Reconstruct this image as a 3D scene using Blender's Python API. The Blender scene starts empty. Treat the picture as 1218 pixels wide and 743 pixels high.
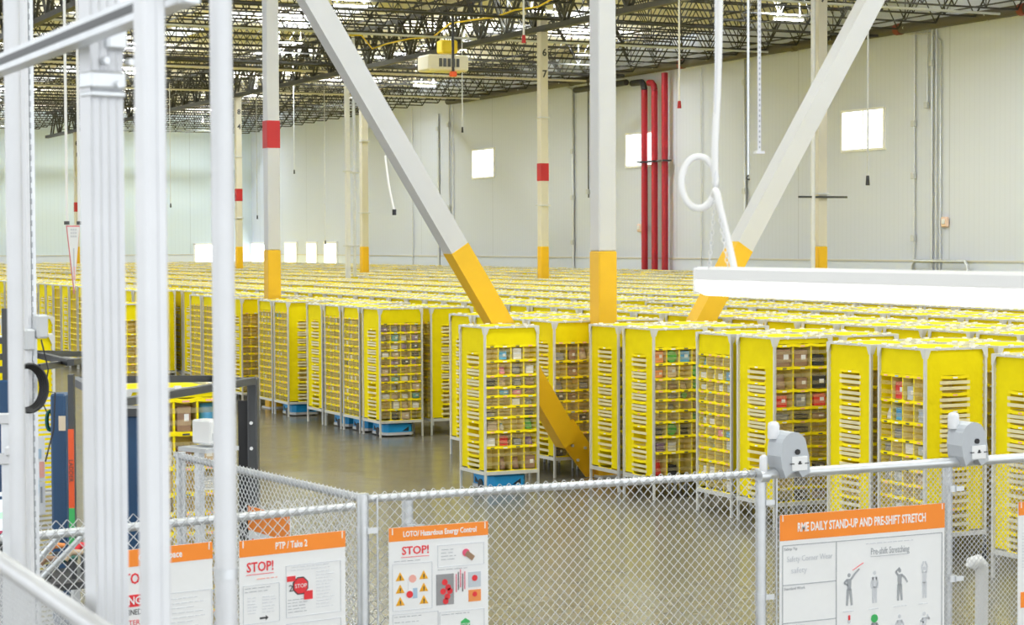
import bpy, math, random
from mathutils import Vector, Matrix
R = random.Random(11)
C = bpy.context.scene.collection
SC = bpy.context.scene
PI = math.pi

# ------------------------------------------------------------------ camera model
# world: x runs to the side wall, y runs down the hall, z up. Camera at (0,0,4).
F = 2361.0; HC = 4.0
TH, PT, RO = math.radians(26.0), math.radians(2.01), math.radians(-0.246)
_A = Matrix(((1, 0, 0), (0, 0, -1), (0, 1, 0)))
_P = Matrix(((1, 0, 0), (0, math.cos(PT), -math.sin(PT)), (0, math.sin(PT), math.cos(PT))))
_L = Matrix(((math.cos(RO), -math.sin(RO), 0), (math.sin(RO), math.cos(RO), 0), (0, 0, 1)))
_B = Matrix(((math.cos(TH), -math.sin(TH), 0), (math.sin(TH), math.cos(TH), 0), (0, 0, 1)))
MB_ = _L @ _P @ _A @ _B
MI_ = MB_.transposed()
def ray(x, y): return MI_ @ Vector(((x - 609) / F, (y - 371.5) / F, 1))
def up(v): return Vector((v.x, v.y, v.z + HC))
def at_d(x, y, d): return up(ray(x, y) * d)
def at_u(x, y, u): r = ray(x, y); return up(r * (u / r.x))
def at_v(x, y, v): r = ray(x, y); return up(r * (v / r.y))
def at_z(x, y, z): r = ray(x, y); return up(r * ((z - HC) / r.z))

cam = bpy.data.cameras.new('camera'); cam_o = bpy.data.objects.new('camera', cam); C.objects.link(cam_o)
r0, r1, r2 = Vector(MB_[0]), Vector(MB_[1]), Vector(MB_[2])
cam_o.matrix_world = Matrix(((r0.x, -r1.x, -r2.x, 0), (r0.y, -r1.y, -r2.y, 0), (r0.z, -r1.z, -r2.z, HC), (0, 0, 0, 1)))
cam.sensor_width = 36; cam.lens = F * 36 / 1218; cam.clip_end = 600; cam.clip_start = .05
cam.dof.use_dof = True; cam.dof.focus_distance = 27; cam.dof.aperture_fstop = 8.5
SC.camera = cam_o

# ------------------------------------------------------------------ materials
MATS = {}
def mat(name, col, rough=.6, metal=0., noise=0., nscale=20., bump=0., bscale=60., emit=None, estr=0., alpha=None, coat=0., spec=None):
    if name in MATS: return MATS[name]
    m = bpy.data.materials.new(name); m.use_nodes = True
    nt = m.node_tree; b = nt.nodes['Principled BSDF']
    b.inputs['Base Color'].default_value = (*col, 1); b.inputs['Roughness'].default_value = rough
    b.inputs['Metallic'].default_value = metal
    if spec is not None: b.inputs['Specular IOR Level'].default_value = spec
    if coat: b.inputs['Coat Weight'].default_value = coat
    tc = None
    if noise or bump:
        tc = nt.nodes.new('ShaderNodeTexCoord')
    if noise:
        n = nt.nodes.new('ShaderNodeTexNoise'); n.inputs['Scale'].default_value = nscale; n.inputs['Detail'].default_value = 4
        nt.links.new(tc.outputs['Object'], n.inputs['Vector'])
        mx = nt.nodes.new('ShaderNodeMixRGB')
        mx.inputs[1].default_value = (*[max(0, c * (1 - noise)) for c in col], 1)
        mx.inputs[2].default_value = (*[min(1, c * (1 + noise)) for c in col], 1)
        nt.links.new(n.outputs['Fac'], mx.inputs[0]); nt.links.new(mx.outputs[0], b.inputs['Base Color'])
    if bump:
        n2 = nt.nodes.new('ShaderNodeTexNoise'); n2.inputs['Scale'].default_value = bscale
        nt.links.new(tc.outputs['Object'], n2.inputs['Vector'])
        bp = nt.nodes.new('ShaderNodeBump'); bp.inputs['Strength'].default_value = bump; bp.inputs['Distance'].default_value = .02
        nt.links.new(n2.outputs['Fac'], bp.inputs['Height']); nt.links.new(bp.outputs[0], b.inputs['Normal'])
    if emit:
        b.inputs['Emission Color'].default_value = (*emit, 1); b.inputs['Emission Strength'].default_value = estr
    if alpha is not None: b.inputs['Alpha'].default_value = alpha
    MATS[name] = m; return m

YEL = mat('yellow_fabric', (.95, .765, .002), .8, spec=.2, noise=.10, nscale=5, bump=.25, bscale=9)
YIN = mat('bin_lining', (.94, .76, .22), .8, noise=.12, nscale=9)
LIP = mat('bin_lip_yellow', (.95, .77, .004), .75, spec=.2)
BEI = mat('beige_tape', (.86, .78, .50), .8)
NET = mat('elastic_net', (.80, .68, .38), .85, alpha=.26)
BAND = mat('elastic_band', (.93, .85, .52), .85, alpha=.88)
FRM = mat('pod_frame_grey', (.70, .70, .67), .45, metal=.3, noise=.06)
CLIP = mat('white_clip', (.95, .95, .95), .3)
STW = mat('sticker_white', (.88, .88, .88), .6)
STP = mat('sticker_pink', (.85, .42, .36), .6)
STB = mat('sticker_blue', (.40, .55, .70), .6)
STK = mat('sticker_black', (.05, .05, .05), .6)
COLW = mat('column_white', (.60, .605, .62), .5, noise=.03, nscale=2)
COLC = mat('column_cream', (.66, .63, .55), .5, noise=.03, nscale=2)
COLY = mat('column_yellow', (.80, .47, .006), .45, noise=.05, nscale=3)
COLR = mat('band_red', (.45, .012, .015), .5)
STEEL = mat('joist_paint', (.026, .025, .021), .6, noise=.3, nscale=3)
GIRD = mat('girder_paint', (.055, .054, .048), .6, noise=.25, nscale=2)
GALV = mat('galvanised', (.70, .72, .74), .38, metal=.75, noise=.12, nscale=14)
GALVL = mat('galvanised_pale', (.73, .74, .765), .42, metal=.2, noise=.06, nscale=9)
WIRE = mat('fence_wire', (.82, .83, .84), .45, metal=.3)
REDP = mat('riser_red', (.40, .008, .02), .35, noise=.1, nscale=2)
BLUE = mat('robot_blue', (.01, .32, .72), .4, noise=.05)
BLK = mat('black_rubber', (.015, .015, .017), .5)
DGR = mat('dark_steel', (.055, .058, .062), .45, noise=.1)
NAVY = mat('navy_paint', (.012, .06, .15), .4, noise=.08, nscale=4)
ORAN = mat('sign_orange', (.95, .27, .02), .5)
ORR = mat('label_orange_red', (.80, .10, .02), .5)
WHT = mat('white_paper', (.86, .87, .88), .45, noise=.02)
WHP = mat('white_plastic', (.88, .88, .87), .35)
INK = mat('ink_black', (.05, .05, .055), .7)
INKG = mat('ink_grey', (.38, .40, .43), .7)
INKL = mat('ink_pale', (.62, .64, .68), .7)
INKR = mat('ink_red', (.75, .03, .04), .6)
INKM = mat('marker_magenta', (.80, .10, .20), .6)
GRN = mat('green_mark', (.05, .45, .12), .6)
WARN = mat('warning_amber', (.85, .42, .01), .5)
REEL = mat('reel_grey', (.50, .53, .57), .4, noise=.05)
GRYB = mat('box_grey', (.60, .62, .64), .5)
CARD = mat('cardboard', (.36, .22, .12), .8, noise=.1, nscale=6)
CYAN = mat('hose_blue', (.02, .40, .80), .35)
TAG = mat('paper_tag', (.80, .68, .50), .7)
GREENC = mat('green_cord', (.005, .10, .07), .5)
LAMP = mat('lamp_glow', (1, 1, 1), .4, emit=(1, .98, .95), estr=14)
TUBE = mat('led_tube_glow', (1, 1, 1), .4, emit=(1, .99, .97), estr=1.6)
DAY = mat('daylight_glass', (.9, .95, 1), .2, emit=(.97, .99, 1), estr=2.2)
SKYL = mat('skylight_glass', (.8, .85, .9), .3, emit=(.93, .96, 1), estr=1.0)
SCR = mat('screen_glow', (.8, .9, 1), .3, emit=(.80, .90, 1), estr=.8)
SCG = mat('screen_green', (.3, .8, .4), .3, emit=(.45, .85, .5), estr=.7)
TAN = mat('pipe_tan', (.07, .062, .045), .5, noise=.15)
UNIT = mat('heater_cream', (.72, .68, .56), .5)
CABY = mat('cable_yellow', (.85, .62, .02), .5)
CONC = mat('wall_lower_white', (.77, .82, .93), .6)

def wall_mat(name, col, scale, axis):
    m = bpy.data.materials.new(name); m.use_nodes = True; nt = m.node_tree; b = nt.nodes['Principled BSDF']
    b.inputs['Roughness'].default_value = .55
    tc = nt.nodes.new('ShaderNodeTexCoord'); mp = nt.nodes.new('ShaderNodeSeparateXYZ')
    nt.links.new(tc.outputs['Object'], mp.inputs[0])
    def joint(period, width):
        a = nt.nodes.new('ShaderNodeMath'); a.operation = 'DIVIDE'; a.inputs[1].default_value = period
        nt.links.new(mp.outputs[axis], a.inputs[0])
        f = nt.nodes.new('ShaderNodeMath'); f.operation = 'FRACT'; nt.links.new(a.outputs[0], f.inputs[0])
        l = nt.nodes.new('ShaderNodeMath'); l.operation = 'LESS_THAN'; l.inputs[1].default_value = width; nt.links.new(f.outputs[0], l.inputs[0])
        return l
    fine = joint(.3, .12); big = joint(scale, .006)
    m1 = nt.nodes.new('ShaderNodeMixRGB'); m1.inputs[1].default_value = (*col, 1); m1.inputs[2].default_value = (*[c * .955 for c in col], 1)
    nt.links.new(fine.outputs[0], m1.inputs[0])
    m2 = nt.nodes.new('ShaderNodeMixRGB'); m2.inputs[2].default_value = (*[c * .82 for c in col], 1)
    nt.links.new(big.outputs[0], m2.inputs[0]); nt.links.new(m1.outputs[0], m2.inputs[1])
    nt.links.new(m2.outputs[0], b.inputs['Base Color'])
    return m
WALLR = wall_mat('wall_panel_cream', (.67, .71, .83), 10.5, 'Y')
WALLF = wall_mat('wall_panel_cool', (.68, .78, .88), 9, 'X')

def deck_mat():
    m = bpy.data.materials.new('roof_deck'); m.use_nodes = True; nt = m.node_tree; b = nt.nodes['Principled BSDF']
    b.inputs['Roughness'].default_value = .7
    tc = nt.nodes.new('ShaderNodeTexCoord')
    w = nt.nodes.new('ShaderNodeTexWave'); w.inputs['Scale'].default_value = 1.6; w.bands_direction = 'Y'
    nt.links.new(tc.outputs['Object'], w.inputs['Vector'])
    n = nt.nodes.new('ShaderNodeTexNoise'); n.inputs['Scale'].default_value = .18; nt.links.new(tc.outputs['Object'], n.inputs['Vector'])
    mx = nt.nodes.new('ShaderNodeMixRGB'); mx.inputs[1].default_value = (.86, .80, .60, 1); mx.inputs[2].default_value = (.93, .91, .84, 1)
    nt.links.new(n.outputs['Fac'], mx.inputs[0])
    m2 = nt.nodes.new('ShaderNodeMixRGB'); m2.blend_type = 'MULTIPLY'; m2.inputs[0].default_value = .2
    nt.links.new(mx.outputs[0], m2.inputs[1]); nt.links.new(w.outputs['Color'], m2.inputs[2])
    nt.links.new(m2.outputs[0], b.inputs['Base Color'])
    return m
DECK = deck_mat()
def floor_mat():
    m = bpy.data.materials.new('polished_concrete'); m.use_nodes = True; nt = m.node_tree; b = nt.nodes['Principled BSDF']
    tc = nt.nodes.new('ShaderNodeTexCoord')
    n = nt.nodes.new('ShaderNodeTexNoise'); n.inputs['Scale'].default_value = .7; n.inputs['Detail'].default_value = 8
    nt.links.new(tc.outputs['Object'], n.inputs['Vector'])
    mx = nt.nodes.new('ShaderNodeMixRGB'); mx.inputs[1].default_value = (.15, .138, .108, 1); mx.inputs[2].default_value = (.22, .205, .165, 1)
    nt.links.new(n.outputs['Fac'], mx.inputs[0]); nt.links.new(mx.outputs[0], b.inputs['Base Color'])
    n2 = nt.nodes.new('ShaderNodeTexNoise'); n2.inputs['Scale'].default_value = 2.5; n2.inputs['Detail'].default_value = 6
    nt.links.new(tc.outputs['Object'], n2.inputs['Vector'])
    rp = nt.nodes.new('ShaderNodeMapRange'); rp.inputs[3].default_value = .13; rp.inputs[4].default_value = .32
    nt.links.new(n2.outputs['Fac'], rp.inputs[0]); nt.links.new(rp.outputs[0], b.inputs['Roughness'])
    b.inputs['Specular IOR Level'].default_value = .6
    return m
FLOOR = floor_mat()

# ------------------------------------------------------------------ mesh builder
class MB:
    def __init__(s): s.v = []; s.f = []; s.m = []; s.mats = []; s.sm = []
    def mi(s, m):
        if m not in s.mats: s.mats.append(m)
        return s.mats.index(m)
    def poly(s, pts, m, smooth=False):
        b = len(s.v); s.v.extend(tuple(p) for p in pts); s.f.append(tuple(range(b, b + len(pts)))); s.m.append(s.mi(m)); s.sm.append(smooth)
    def raw(s, vs, fs, m, smooth=False):
        b = len(s.v); k = s.mi(m); s.v.extend(tuple(p) for p in vs)
        for f in fs: s.f.append(tuple(b + i for i in f)); s.m.append(k); s.sm.append(smooth)
    def box(s, c, d, m, rz=0., bev=0.):
        x, y, z = d[0] / 2, d[1] / 2, d[2] / 2; cs, sn = math.cos(rz), math.sin(rz)
        if bev:
            e = min(bev, x * .9, y * .9, z * .9); prof = [(-x + e, -y), (x - e, -y), (x, -y + e), (x, y - e), (x - e, y), (-x + e, y), (-x, y - e), (-x, -y + e)]
            ins = [(-x + e, -y + e), (x - e, -y + e), (x - e, -y + e), (x - e, y - e), (x - e, y - e), (-x + e, y - e), (-x + e, y - e), (-x + e, -y + e)]
            vs = []
            for zz, pr in ((-z, ins), (-z + e, prof), (z - e, prof), (z, ins)):
                vs += [(c[0] + px * cs - py * sn, c[1] + px * sn + py * cs, c[2] + zz) for px, py in pr]
            fs = []
            for k in range(3):
                for i in range(8): j = (i + 1) % 8; fs.append((k * 8 + i, k * 8 + j, k * 8 + 8 + j, k * 8 + 8 + i))
            fs.append(tuple(range(24, 32))); fs.append(tuple(range(7, -1, -1)))
            s.raw(vs, fs, m); return
        vs = [(c[0] + px * cs - py * sn, c[1] + px * sn + py * cs, c[2] + pz) for pz in (-z, z) for px, py in ((-x, -y), (x, -y), (x, y), (-x, y))]
        s.raw(vs, [(3, 2, 1, 0), (4, 5, 6, 7), (0, 1, 5, 4), (1, 2, 6, 5), (2, 3, 7, 6), (3, 0, 4, 7)], m)
    def bar(s, p, q, w, h, m, upv=(0, 0, 1)):
        p, q = Vector(p), Vector(q); d = (q - p).normalized(); u = Vector(upv)
        if abs(d.dot(u)) > .99: u = Vector((0, 1, 0))
        a = d.cross(u).normalized(); b = a.cross(d).normalized(); a *= w / 2; b *= h / 2
        vs = [p - a - b, p + a - b, p + a + b, p - a + b, q - a - b, q + a - b, q + a + b, q - a + b]
        s.raw(vs, [(3, 2, 1, 0), (4, 5, 6, 7), (0, 1, 5, 4), (1, 2, 6, 5), (2, 3, 7, 6), (3, 0, 4, 7)], m)
    def tube(s, pts, r, m, n=8, caps=True, closed=False):
        pts = [Vector(p) for p in pts]; N = len(pts); vs = []; fs = []; ref = None
        for i, p in enumerate(pts):
            a = pts[i - 1] if (i or closed) else p; b = pts[(i + 1) % N] if (i < N - 1 or closed) else p
            t = (b - a).normalized()
            if ref is None:
                ref = Vector((0, 0, 1)) if abs(t.z) < .9 else Vector((1, 0, 0))
            x = t.cross(ref)
            x = x.normalized() if x.length > 1e-6 else t.orthogonal().normalized()
            y = x.cross(t).normalized(); ref = y
            rr = r[i] if isinstance(r, (list, tuple)) else r
            vs += [p + (x * math.cos(2 * PI * k / n) + y * math.sin(2 * PI * k / n)) * rr for k in range(n)]
        for i in range(N if closed else N - 1):
            o = i * n; o2 = ((i + 1) % N) * n
            for k in range(n): fs.append((o + k, o + (k + 1) % n, o2 + (k + 1) % n, o2 + k))
        s.raw(vs, fs, m, smooth=n > 5)
        if caps and not closed:
            s.raw([vs[k] for k in range(n)], [tuple(range(n - 1, -1, -1))], m); s.raw(vs[-n:], [tuple(range(n))], m)
    def prism(s, pts, d, m, smooth=False):
        d = Vector(d); a = [Vector(p) for p in pts]; n = len(a)
        s.raw(a + [p + d for p in a], [tuple(range(n - 1, -1, -1)), tuple(range(n, 2 * n))], m)
        s.raw(a + [p + d for p in a], [(i, (i + 1) % n, n + (i + 1) % n, n + i) for i in range(n)], m, smooth)
    def mesh(s, name):
        me = bpy.data.meshes.new(name); me.from_pydata(s.v, [], s.f)
        for m in s.mats: me.materials.append(m)
        me.polygons.foreach_set('material_index', s.m); me.polygons.foreach_set('use_smooth', s.sm)
        me.update(); return me
    def build(s, name, parent=None):
        return obj(name, s.mesh(name), parent)

def obj(name, me, parent=None):
    o = bpy.data.objects.new(name, me); C.objects.link(o)
    if parent is not None: o.parent = parent
    return o
def tag(o, label, cat, group=None, kind=None):
    o['label'] = label; o['category'] = cat
    if group: o['group'] = group
    if kind: o['kind'] = kind
    return o
def thing(name, label, cat, loc=(0, 0, 0), rz=0., group=None):
    o = bpy.data.objects.new(name, None); o.empty_display_size = .1; C.objects.link(o)
    o.location = loc; o.rotation_euler = (0, 0, rz)
    return tag(o, label, cat, group)
def struct(name, mb, label=None, cat=None):
    o = mb.build(name); o['kind'] = 'structure'
    if label: o['label'] = label; o['category'] = cat or name.split('_')[0]
    return o
def copy_tree(root, loc, rz=None, label=None, group=None):
    r = root.copy(); C.objects.link(r); r.location = loc
    if rz is not None: r.rotation_euler = (0, 0, rz)
    if label: r['label'] = label
    if group: r['group'] = group
    for ch in KIDS.get(root.name, ()):
        c = ch.copy(); C.objects.link(c); c.parent = r
        for g in KIDS.get(ch.name, ()):
            d = g.copy(); C.objects.link(d); d.parent = c
    return r
KIDS = {}
def note_kids(o):
    KIDS[o.name] = [x for x in C.objects if x.parent == o]
    for k in KIDS[o.name]: KIDS[k.name] = [x for x in C.objects if x.parent == k]

def text_mesh(txt, size, m, align='LEFT', bold=0., depth=.0006, name='lettering', shear=0.):
    cu = bpy.data.curves.new('t', 'FONT'); cu.body = txt; cu.size = size; cu.align_x = align; cu.extrude = depth; cu.offset = bold; cu.shear = shear
    cu.resolution_u = 2
    o = bpy.data.objects.new('t', cu); C.objects.link(o)
    dg = bpy.context.evaluated_depsgraph_get(); dg.update()
    me = bpy.data.meshes.new_from_object(o.evaluated_get(dg)); me.name = name
    bpy.data.objects.remove(o); bpy.data.curves.remove(cu)
    me.materials.clear(); me.materials.append(m); return me
def text_on(parent, txt, x, z, size, m, align='LEFT', bold=0., y=-.006, name='lettering', width=None):
    me = text_mesh(txt, size, m, align, bold, name=name)
    o = obj(name, me, parent); o.location = (x, y, z); o.rotation_euler = (PI / 2, 0, 0)
    if width:
        xs = [v.co.x for v in me.vertices]; w = max(xs) - min(xs)
        if w > 0: o.scale = (width / w, 1, 1)
    return o

# ------------------------------------------------------------------ the hall
U0, U1, V0, V1, ZD = -12.0, 50.0, -6.0, 149.0, 14.0
b = MB(); b.box(((U0 + U1) / 2, (V0 + V1) / 2, -.1), (U1 - U0 + 30, V1 - V0, .2), FLOOR); struct('floor', b, 'polished grey concrete warehouse floor')
b = MB(); b.box(((U0 + U1) / 2, (V0 + V1) / 2, ZD + .1), (U1 - U0, V1 - V0 + 1, .2), DECK); struct('ceiling', b, 'cream metal roof deck above the joists')
b = MB(); b.box((U1 + .15, (V0 + V1) / 2, ZD / 2 + 1.6), (.3, V1 - V0, ZD - 3.2), WALLR); b.box((U1 + .15, (V0 + V1) / 2, 1.6), (.34, V1 - V0, 3.2), CONC); struct('wall_side', b, 'long cream panel wall of the hall')
b = MB(); b.box((10, V1 + .15, ZD / 2 + 1.6), (80, .3, ZD - 3.2), WALLF); b.box((10, V1 + .15, 1.6), (80, .34, 3.2), CONC); struct('wall_far', b, 'cool white end wall of the hall')
b = MB(); b.box((U1 - .03, (V0 + V1) / 2, 3.2), (.06, V1 - V0, .07), COLC); struct('trim_1', b, 'thin tan ledge along the side wall')
b = MB(); b.box((10, V1 - .03, 3.2), (80, .06, .05), COLC); struct('trim_2', b, 'thin tan ledge along the end wall')

def wall_window(n, xa, ya, xb, yb, label):
    p = at_u(xa, ya, U1); q = at_u(xb, yb, U1)
    y0, y1 = sorted((p.y, q.y)); z0, z1 = 7.84, 9.52
    w = thing('window_%d' % n, label, 'window', (U1, (y0 + y1) / 2, z0)); w['kind'] = 'structure'
    hw = (y1 - y0) / 2; h = z1 - z0
    f = MB()
    for yy in (-hw, hw): f.box((-.05, yy, h / 2), (.1, .1, h + .1), CLIP)
    for zz in (0, h): f.box((-.05, 0, zz), (.096, 2 * hw - .1, .1), CLIP)
    f.box((-.04, 0, h / 2), (.06, .05, h), GRYB)
    f.build('window_frame', w)
    g = MB(); g.box((-.01, 0, h / 2), (.02, 2 * hw - .02, h - .02), DAY); g.build('glass', w)
wall_window(1, 563, 179, 589, 210, 'small bright window high on the side wall, beyond the diagonal brace')
wall_window(2, 746, 160, 780, 196, 'bright window high on the side wall, behind the red riser pipes')
wall_window(3, 1003, 132, 1053, 177, 'bright window high on the side wall, nearest of its three')
for n, (xa, xb) in enumerate(((100, 122), (231, 258), (293, 318), (340, 354), (366, 378), (387, 402))):
    if xa > 280:
        p = at_u(max(xa, 300), 292, U1); q = at_u(xb, 311, U1); hw = (p.y - q.y) / 2
        w = thing('door_%d' % (n + 1), '', 'dock door', (U1, (p.y + q.y) / 2, 0), -PI / 2); w['kind'] = 'structure'
        w['label'] = '%s daylit dock door from the hall corner, low on the side wall' % ('first', 'second', 'third', 'fourth')[n - 2]
        f = MB()
        for s_ in (-1, 1): f.box((s_ * hw, -.06, 2), (.14, .12, 4.0), CLIP)
        f.box((0, -.06, 4.07), (2 * hw + .14, .12, .14), CLIP); f.build('door_frame', w)
        g = MB(); g.box((0, -.06, 1.98), (2 * hw - .1, .06, 3.9), DAY); g.build('door_panel', w)
        continue
    p = at_v(xa, 292, V1); q = at_v(xb, 311, V1)
    w = thing('door_%d' % (n + 1), 'bright daylit dock door at the foot of the end wall', 'dock door', ((p.x + q.x) / 2, V1, 0)); w['kind'] = 'structure'
    w['label'] = '%s daylit dock door from the hall corner, low on the end wall' % ('second', 'first')[n]
    hw = (q.x - p.x) / 2; f = MB()
    for s_ in (-1, 1): f.box((s_ * hw, -.06, 2), (.14, .12, 4.0), CLIP)
    f.box((0, -.06, 4.0), (2 * hw + .14, .12, .14), CLIP); f.build('door_frame', w)
    g = MB(); g.box((0, -.03, 1.98), (2 * hw - .1, .04, 3.9), DAY); g.build('door_panel', w)

# skylights set in the roof deck
k = 0
for (u, va, vb) in ((40.5, 62, 100), (31, 58, 92), (22, 60, 140), (27, 84, 146), (10, 40, 140)):
    v = va
    while v < vb:
        b = MB(); b.box((0, 0, -.03), (1.5, 3.4, .05), SKYL)
        for s_ in (-1, 1): b.box((s_ * .78, 0, -.05), (.08, 3.5, .1), CLIP)
        k += 1; o = struct('window_%d' % (10 + k), b, 'pale skylight panel in the roof deck', 'skylight'); o['group'] = 'skylights in the roof deck'
        o.location = (u, v, ZD); v += 7.2

# ------------------------------------------------------------------ roof steel
def joist_parts(L):
    a = MB(); a.box((L / 2, 0, 1.28), (L, .075, .065), STEEL)
    c = MB(); c.box((L / 2, 0, 0), (L - 1.6, .075, .06), STEEL)
    w = MB(); n = 10; st = (L - 1.6) / n
    for i in range(n):
        x0 = .8 + i * st; w.bar((x0, 0, 0), (x0 + st / 2, 0, 1.26), .034, .034, STEEL); w.bar((x0 + st / 2, 0, 1.26), (x0 + st, 0, 0), .034, .034, STEEL)
        if i % 2: w.bar((x0, 0, 0), (x0, 0, 1.26), .028, .028, STEEL)
    w.bar((0, 0, 1.26), (.8, 0, 0), .05, .05, STEEL); w.bar((L, 0, 1.26), (L - .8, 0, 0), .05, .05, STEEL)
    return a.mesh('top_chord'), c.mesh('bottom_chord'), w.mesh('web_lattice')
GU = (-2.0, 16.1, 33.8)
span_name = {-2.0: 'beyond the banded column', 16.1: 'between the two girder lines', 33.8: 'running to the side wall'}
for gi, u in enumerate(GU):
    L = (GU[gi + 1] - u) if gi < 2 else 49.9 - u
    ms = joist_parts(L); v = 22 if gi == 2 else (34 if gi == 1 else 44)
    while v < V1 - .5:
        t = thing('roof_joist', 'dark open-web roof joist ' + span_name[u], 'roof joist', (u, v, 12.52), 0, 'roof joists ' + span_name[u])
        for nm, me in zip(('top_chord', 'bottom_chord', 'web_lattice'), ms): obj(nm, me, t)
        v += 2.4
def girder(u, va, vb, label):
    t = thing('roof_girder', label, 'girder', (u, 0, 12.0))
    a = MB(); a.box((0, (va + vb) / 2, 0), (.26, vb - va, .2), GIRD); a.build('bottom_chord', t)
    a = MB(); a.box((0, (va + vb) / 2, 1.72), (.26, vb - va, .18), GIRD); a.build('top_chord', t)
    w = MB(); y = va
    while y < vb - 2.4:
        for s_ in (-.08, .08):
            w.bar((s_, y, .05), (s_, y + 1.2, 1.7), .09, .09, GIRD); w.bar((s_, y + 1.2, 1.7), (s_, y + 2.4, .05), .09, .09, GIRD)
        w.bar((0, y, 0), (0, y, 1.7), .08, .08, GIRD); y += 2.4
    w.build('web_lattice', t)
girder(33.8, 36, 148, 'heavy dark roof girder over the columns nearer the side wall')
girder(16.1, 46, 148, 'heavy dark roof girder in line with the braced column')
girder(-2.0, 60, 148, 'heavy dark roof girder beyond the steel posts')
for u in (1, 9, 24.6, 32.4, 40, 47):
    b = MB(); b.bar((0, 30 if u > 34 else 40, 0), (0, 148, 0), .05, .05, STEEL); b.bar((0, 30 if u > 34 else 40, 1.2), (0, 148, 1.2), .05, .05, STEEL)
    o = b.build('bridging_rod'); o.location = (u, 0, 12.5); tag(o, 'thin bridging rod tying the roof joists together', 'bridging rod', 'roof bridging')
# sprinkler mains and branch pipes
def wall_pipe():
    t = thing('sprinkler_main', 'thick grey-brown sprinkler main along the top of the side wall', 'pipe', (49.4, 0, 12.55))
    b = MB(); b.tube([(0, 20, 0), (0, 110, 0)], .2, TAN, 14); b.build('pipe', t)
    for y in (44, 58, 65.5, 73, 82.5, 94):
        c = MB(); c.tube([(0, y - .14, 0), (0, y + .18, 0)], .235, mat('coupling_red', (.20, .03, .02), .5) if int(y) in (58, 65, 82) else TAN, 12); c.build('coupling', t)
    for y in range(40, 108, 5):
        c = MB(); c.tube([(0, y + .0, -.235), (.225, y, 0), (0, y, .235), (-.225, y, 0)], .018, GRYB, 5, closed=True); c.tube([(0, y, .15), (0, y, 1.3)], .012, GRYB, 5); c.build('hanger', t)
wall_pipe()
for i, (v, z, r_, m) in enumerate(((50.2, 12.32, .07, TAN), (58.5, 12.4, .05, GRYB), (66, 12.3, .06, STEEL), (74, 12.35, .05, GRYB), (87, 12.3, .10, STEEL), (91, 12.35, .06, UNIT), (104, 12.3, .05, UNIT), (118, 12.3, .05, TAN))):
    b = MB(); b.tube([(-6, 0, 0), (55.2 - 6.5, 0, 0)], r_, m, 6); o = b.build('sprinkler_branch'); o.location = (0, v, z)
    tag(o, 'slim sprinkler branch pipe running across beneath the joists', 'pipe', 'sprinkler branch pipes')
# lamps
def highbay(u, v, vis=True, z=12.3):
    if vis:
        t = thing('high_bay_lamp', 'slim white high-bay lamp glowing under the roof joists', 'lamp', (u, v, z), 0, 'high-bay lamps')
        a = MB(); a.box((0, 0, .05), (1.26, .26, .08), WHP, bev=.02); a.build('housing', t)
        a = MB(); a.box((0, 0, -.01), (1.2, .2, .05), LAMP); a.build('lamp_lens', t)
        a = MB()
        for s_ in (-.5, .5): a.tube([(s_, 0, .08), (s_, 0, 14 - z)], .008, GRYB, 4)
        a.build('hanger', t)
    l = bpy.data.lights.new('high_bay_light', 'AREA'); l.shape = 'RECTANGLE'; l.size = 1.2; l.size_y = .2; l.energy = LIGHT_W; l.color = (.88, .945, 1); l.spread = math.radians(170)
    o = bpy.data.objects.new('high_bay_light', l); C.objects.link(o); o.location = (u, v, z - .06)
    l2 = bpy.data.lights.new('added_deck_fill', 'AREA'); l2.shape = 'RECTANGLE'; l2.size = 1.3; l2.size_y = .2; l2.energy = LIGHT_W * 3.6; l2.color = (.9, .95, 1)  # upward fill added only to brighten the roof deck, not part of the fixture
    o2 = bpy.data.objects.new('added_deck_fill', l2); C.objects.link(o2); o2.location = (u, v, z + .12); o2.rotation_euler = (PI, 0, 0)
LIGHT_W = 240
lampspots = []
for p in (at_z(417, 7, 12.3), at_z(505, 102, 12.3), at_z(938, 23, 12.3)): lampspots.append((p.x, p.y)); highbay(p.x, p.y)
for u in (3, 11, 19, 27, 35, 42):
    for j in range(10):
        v = 8 + j * 15
        if any(abs(u - a) < 3 and abs(v - c) < 6 for a, c in lampspots): continue
        highbay(u + (3 if j % 2 else 0), v + .9, v > 60, 12.95)
w = bpy.data.worlds.new('daylight'); SC.world = w; w.use_nodes = True
bg = w.node_tree.nodes['Background']; bg.inputs[0].default_value = (.93, .97, 1, 1); bg.inputs[1].default_value = 1.4

# ------------------------------------------------------------------ columns and braces
def column(u, v, label, name='steel_column', wd=.32, m=COLC, red=True, ytop=3.85, top=12.4, signs=None):
    t = thing(name, label, 'column', (u, v, 0))
    a = MB(); a.box((0, 0, (top + ytop) / 2), (wd, wd, top - ytop), m, bev=.02); a.build('shaft', t)
    a = MB(); a.box((0, 0, ytop / 2), (wd + .012, wd + .012, ytop), COLY, bev=.02); a.build('yellow_sleeve', t)
    a = MB(); a.box((0, 0, .02), (wd + .06, wd + .3, .04), GRYB); a.build('base_plate', t)
    if red:
        a = MB(); a.box((0, 0, 6.65), (wd + .014, wd + .014, .66), COLR); a.build('red_band', t)
    if signs:
        for i, ch in enumerate(signs):
            me = text_mesh(ch, .38, INK, 'CENTER', .01)
            o = obj('column_letter', me, t); o.location = (0, -wd / 2 - .012, 11.0 - i * .8); o.rotation_euler = (PI / 2, 0, 0)
    for z in ((5.4, 8.7) if wd < .33 and m is COLC else ()):
        a = MB(); a.box((0, 0, z), (wd + .1, wd + .1, .05), GRYB); a.build('strap', t)
    return t
BV = 29.75
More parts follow.
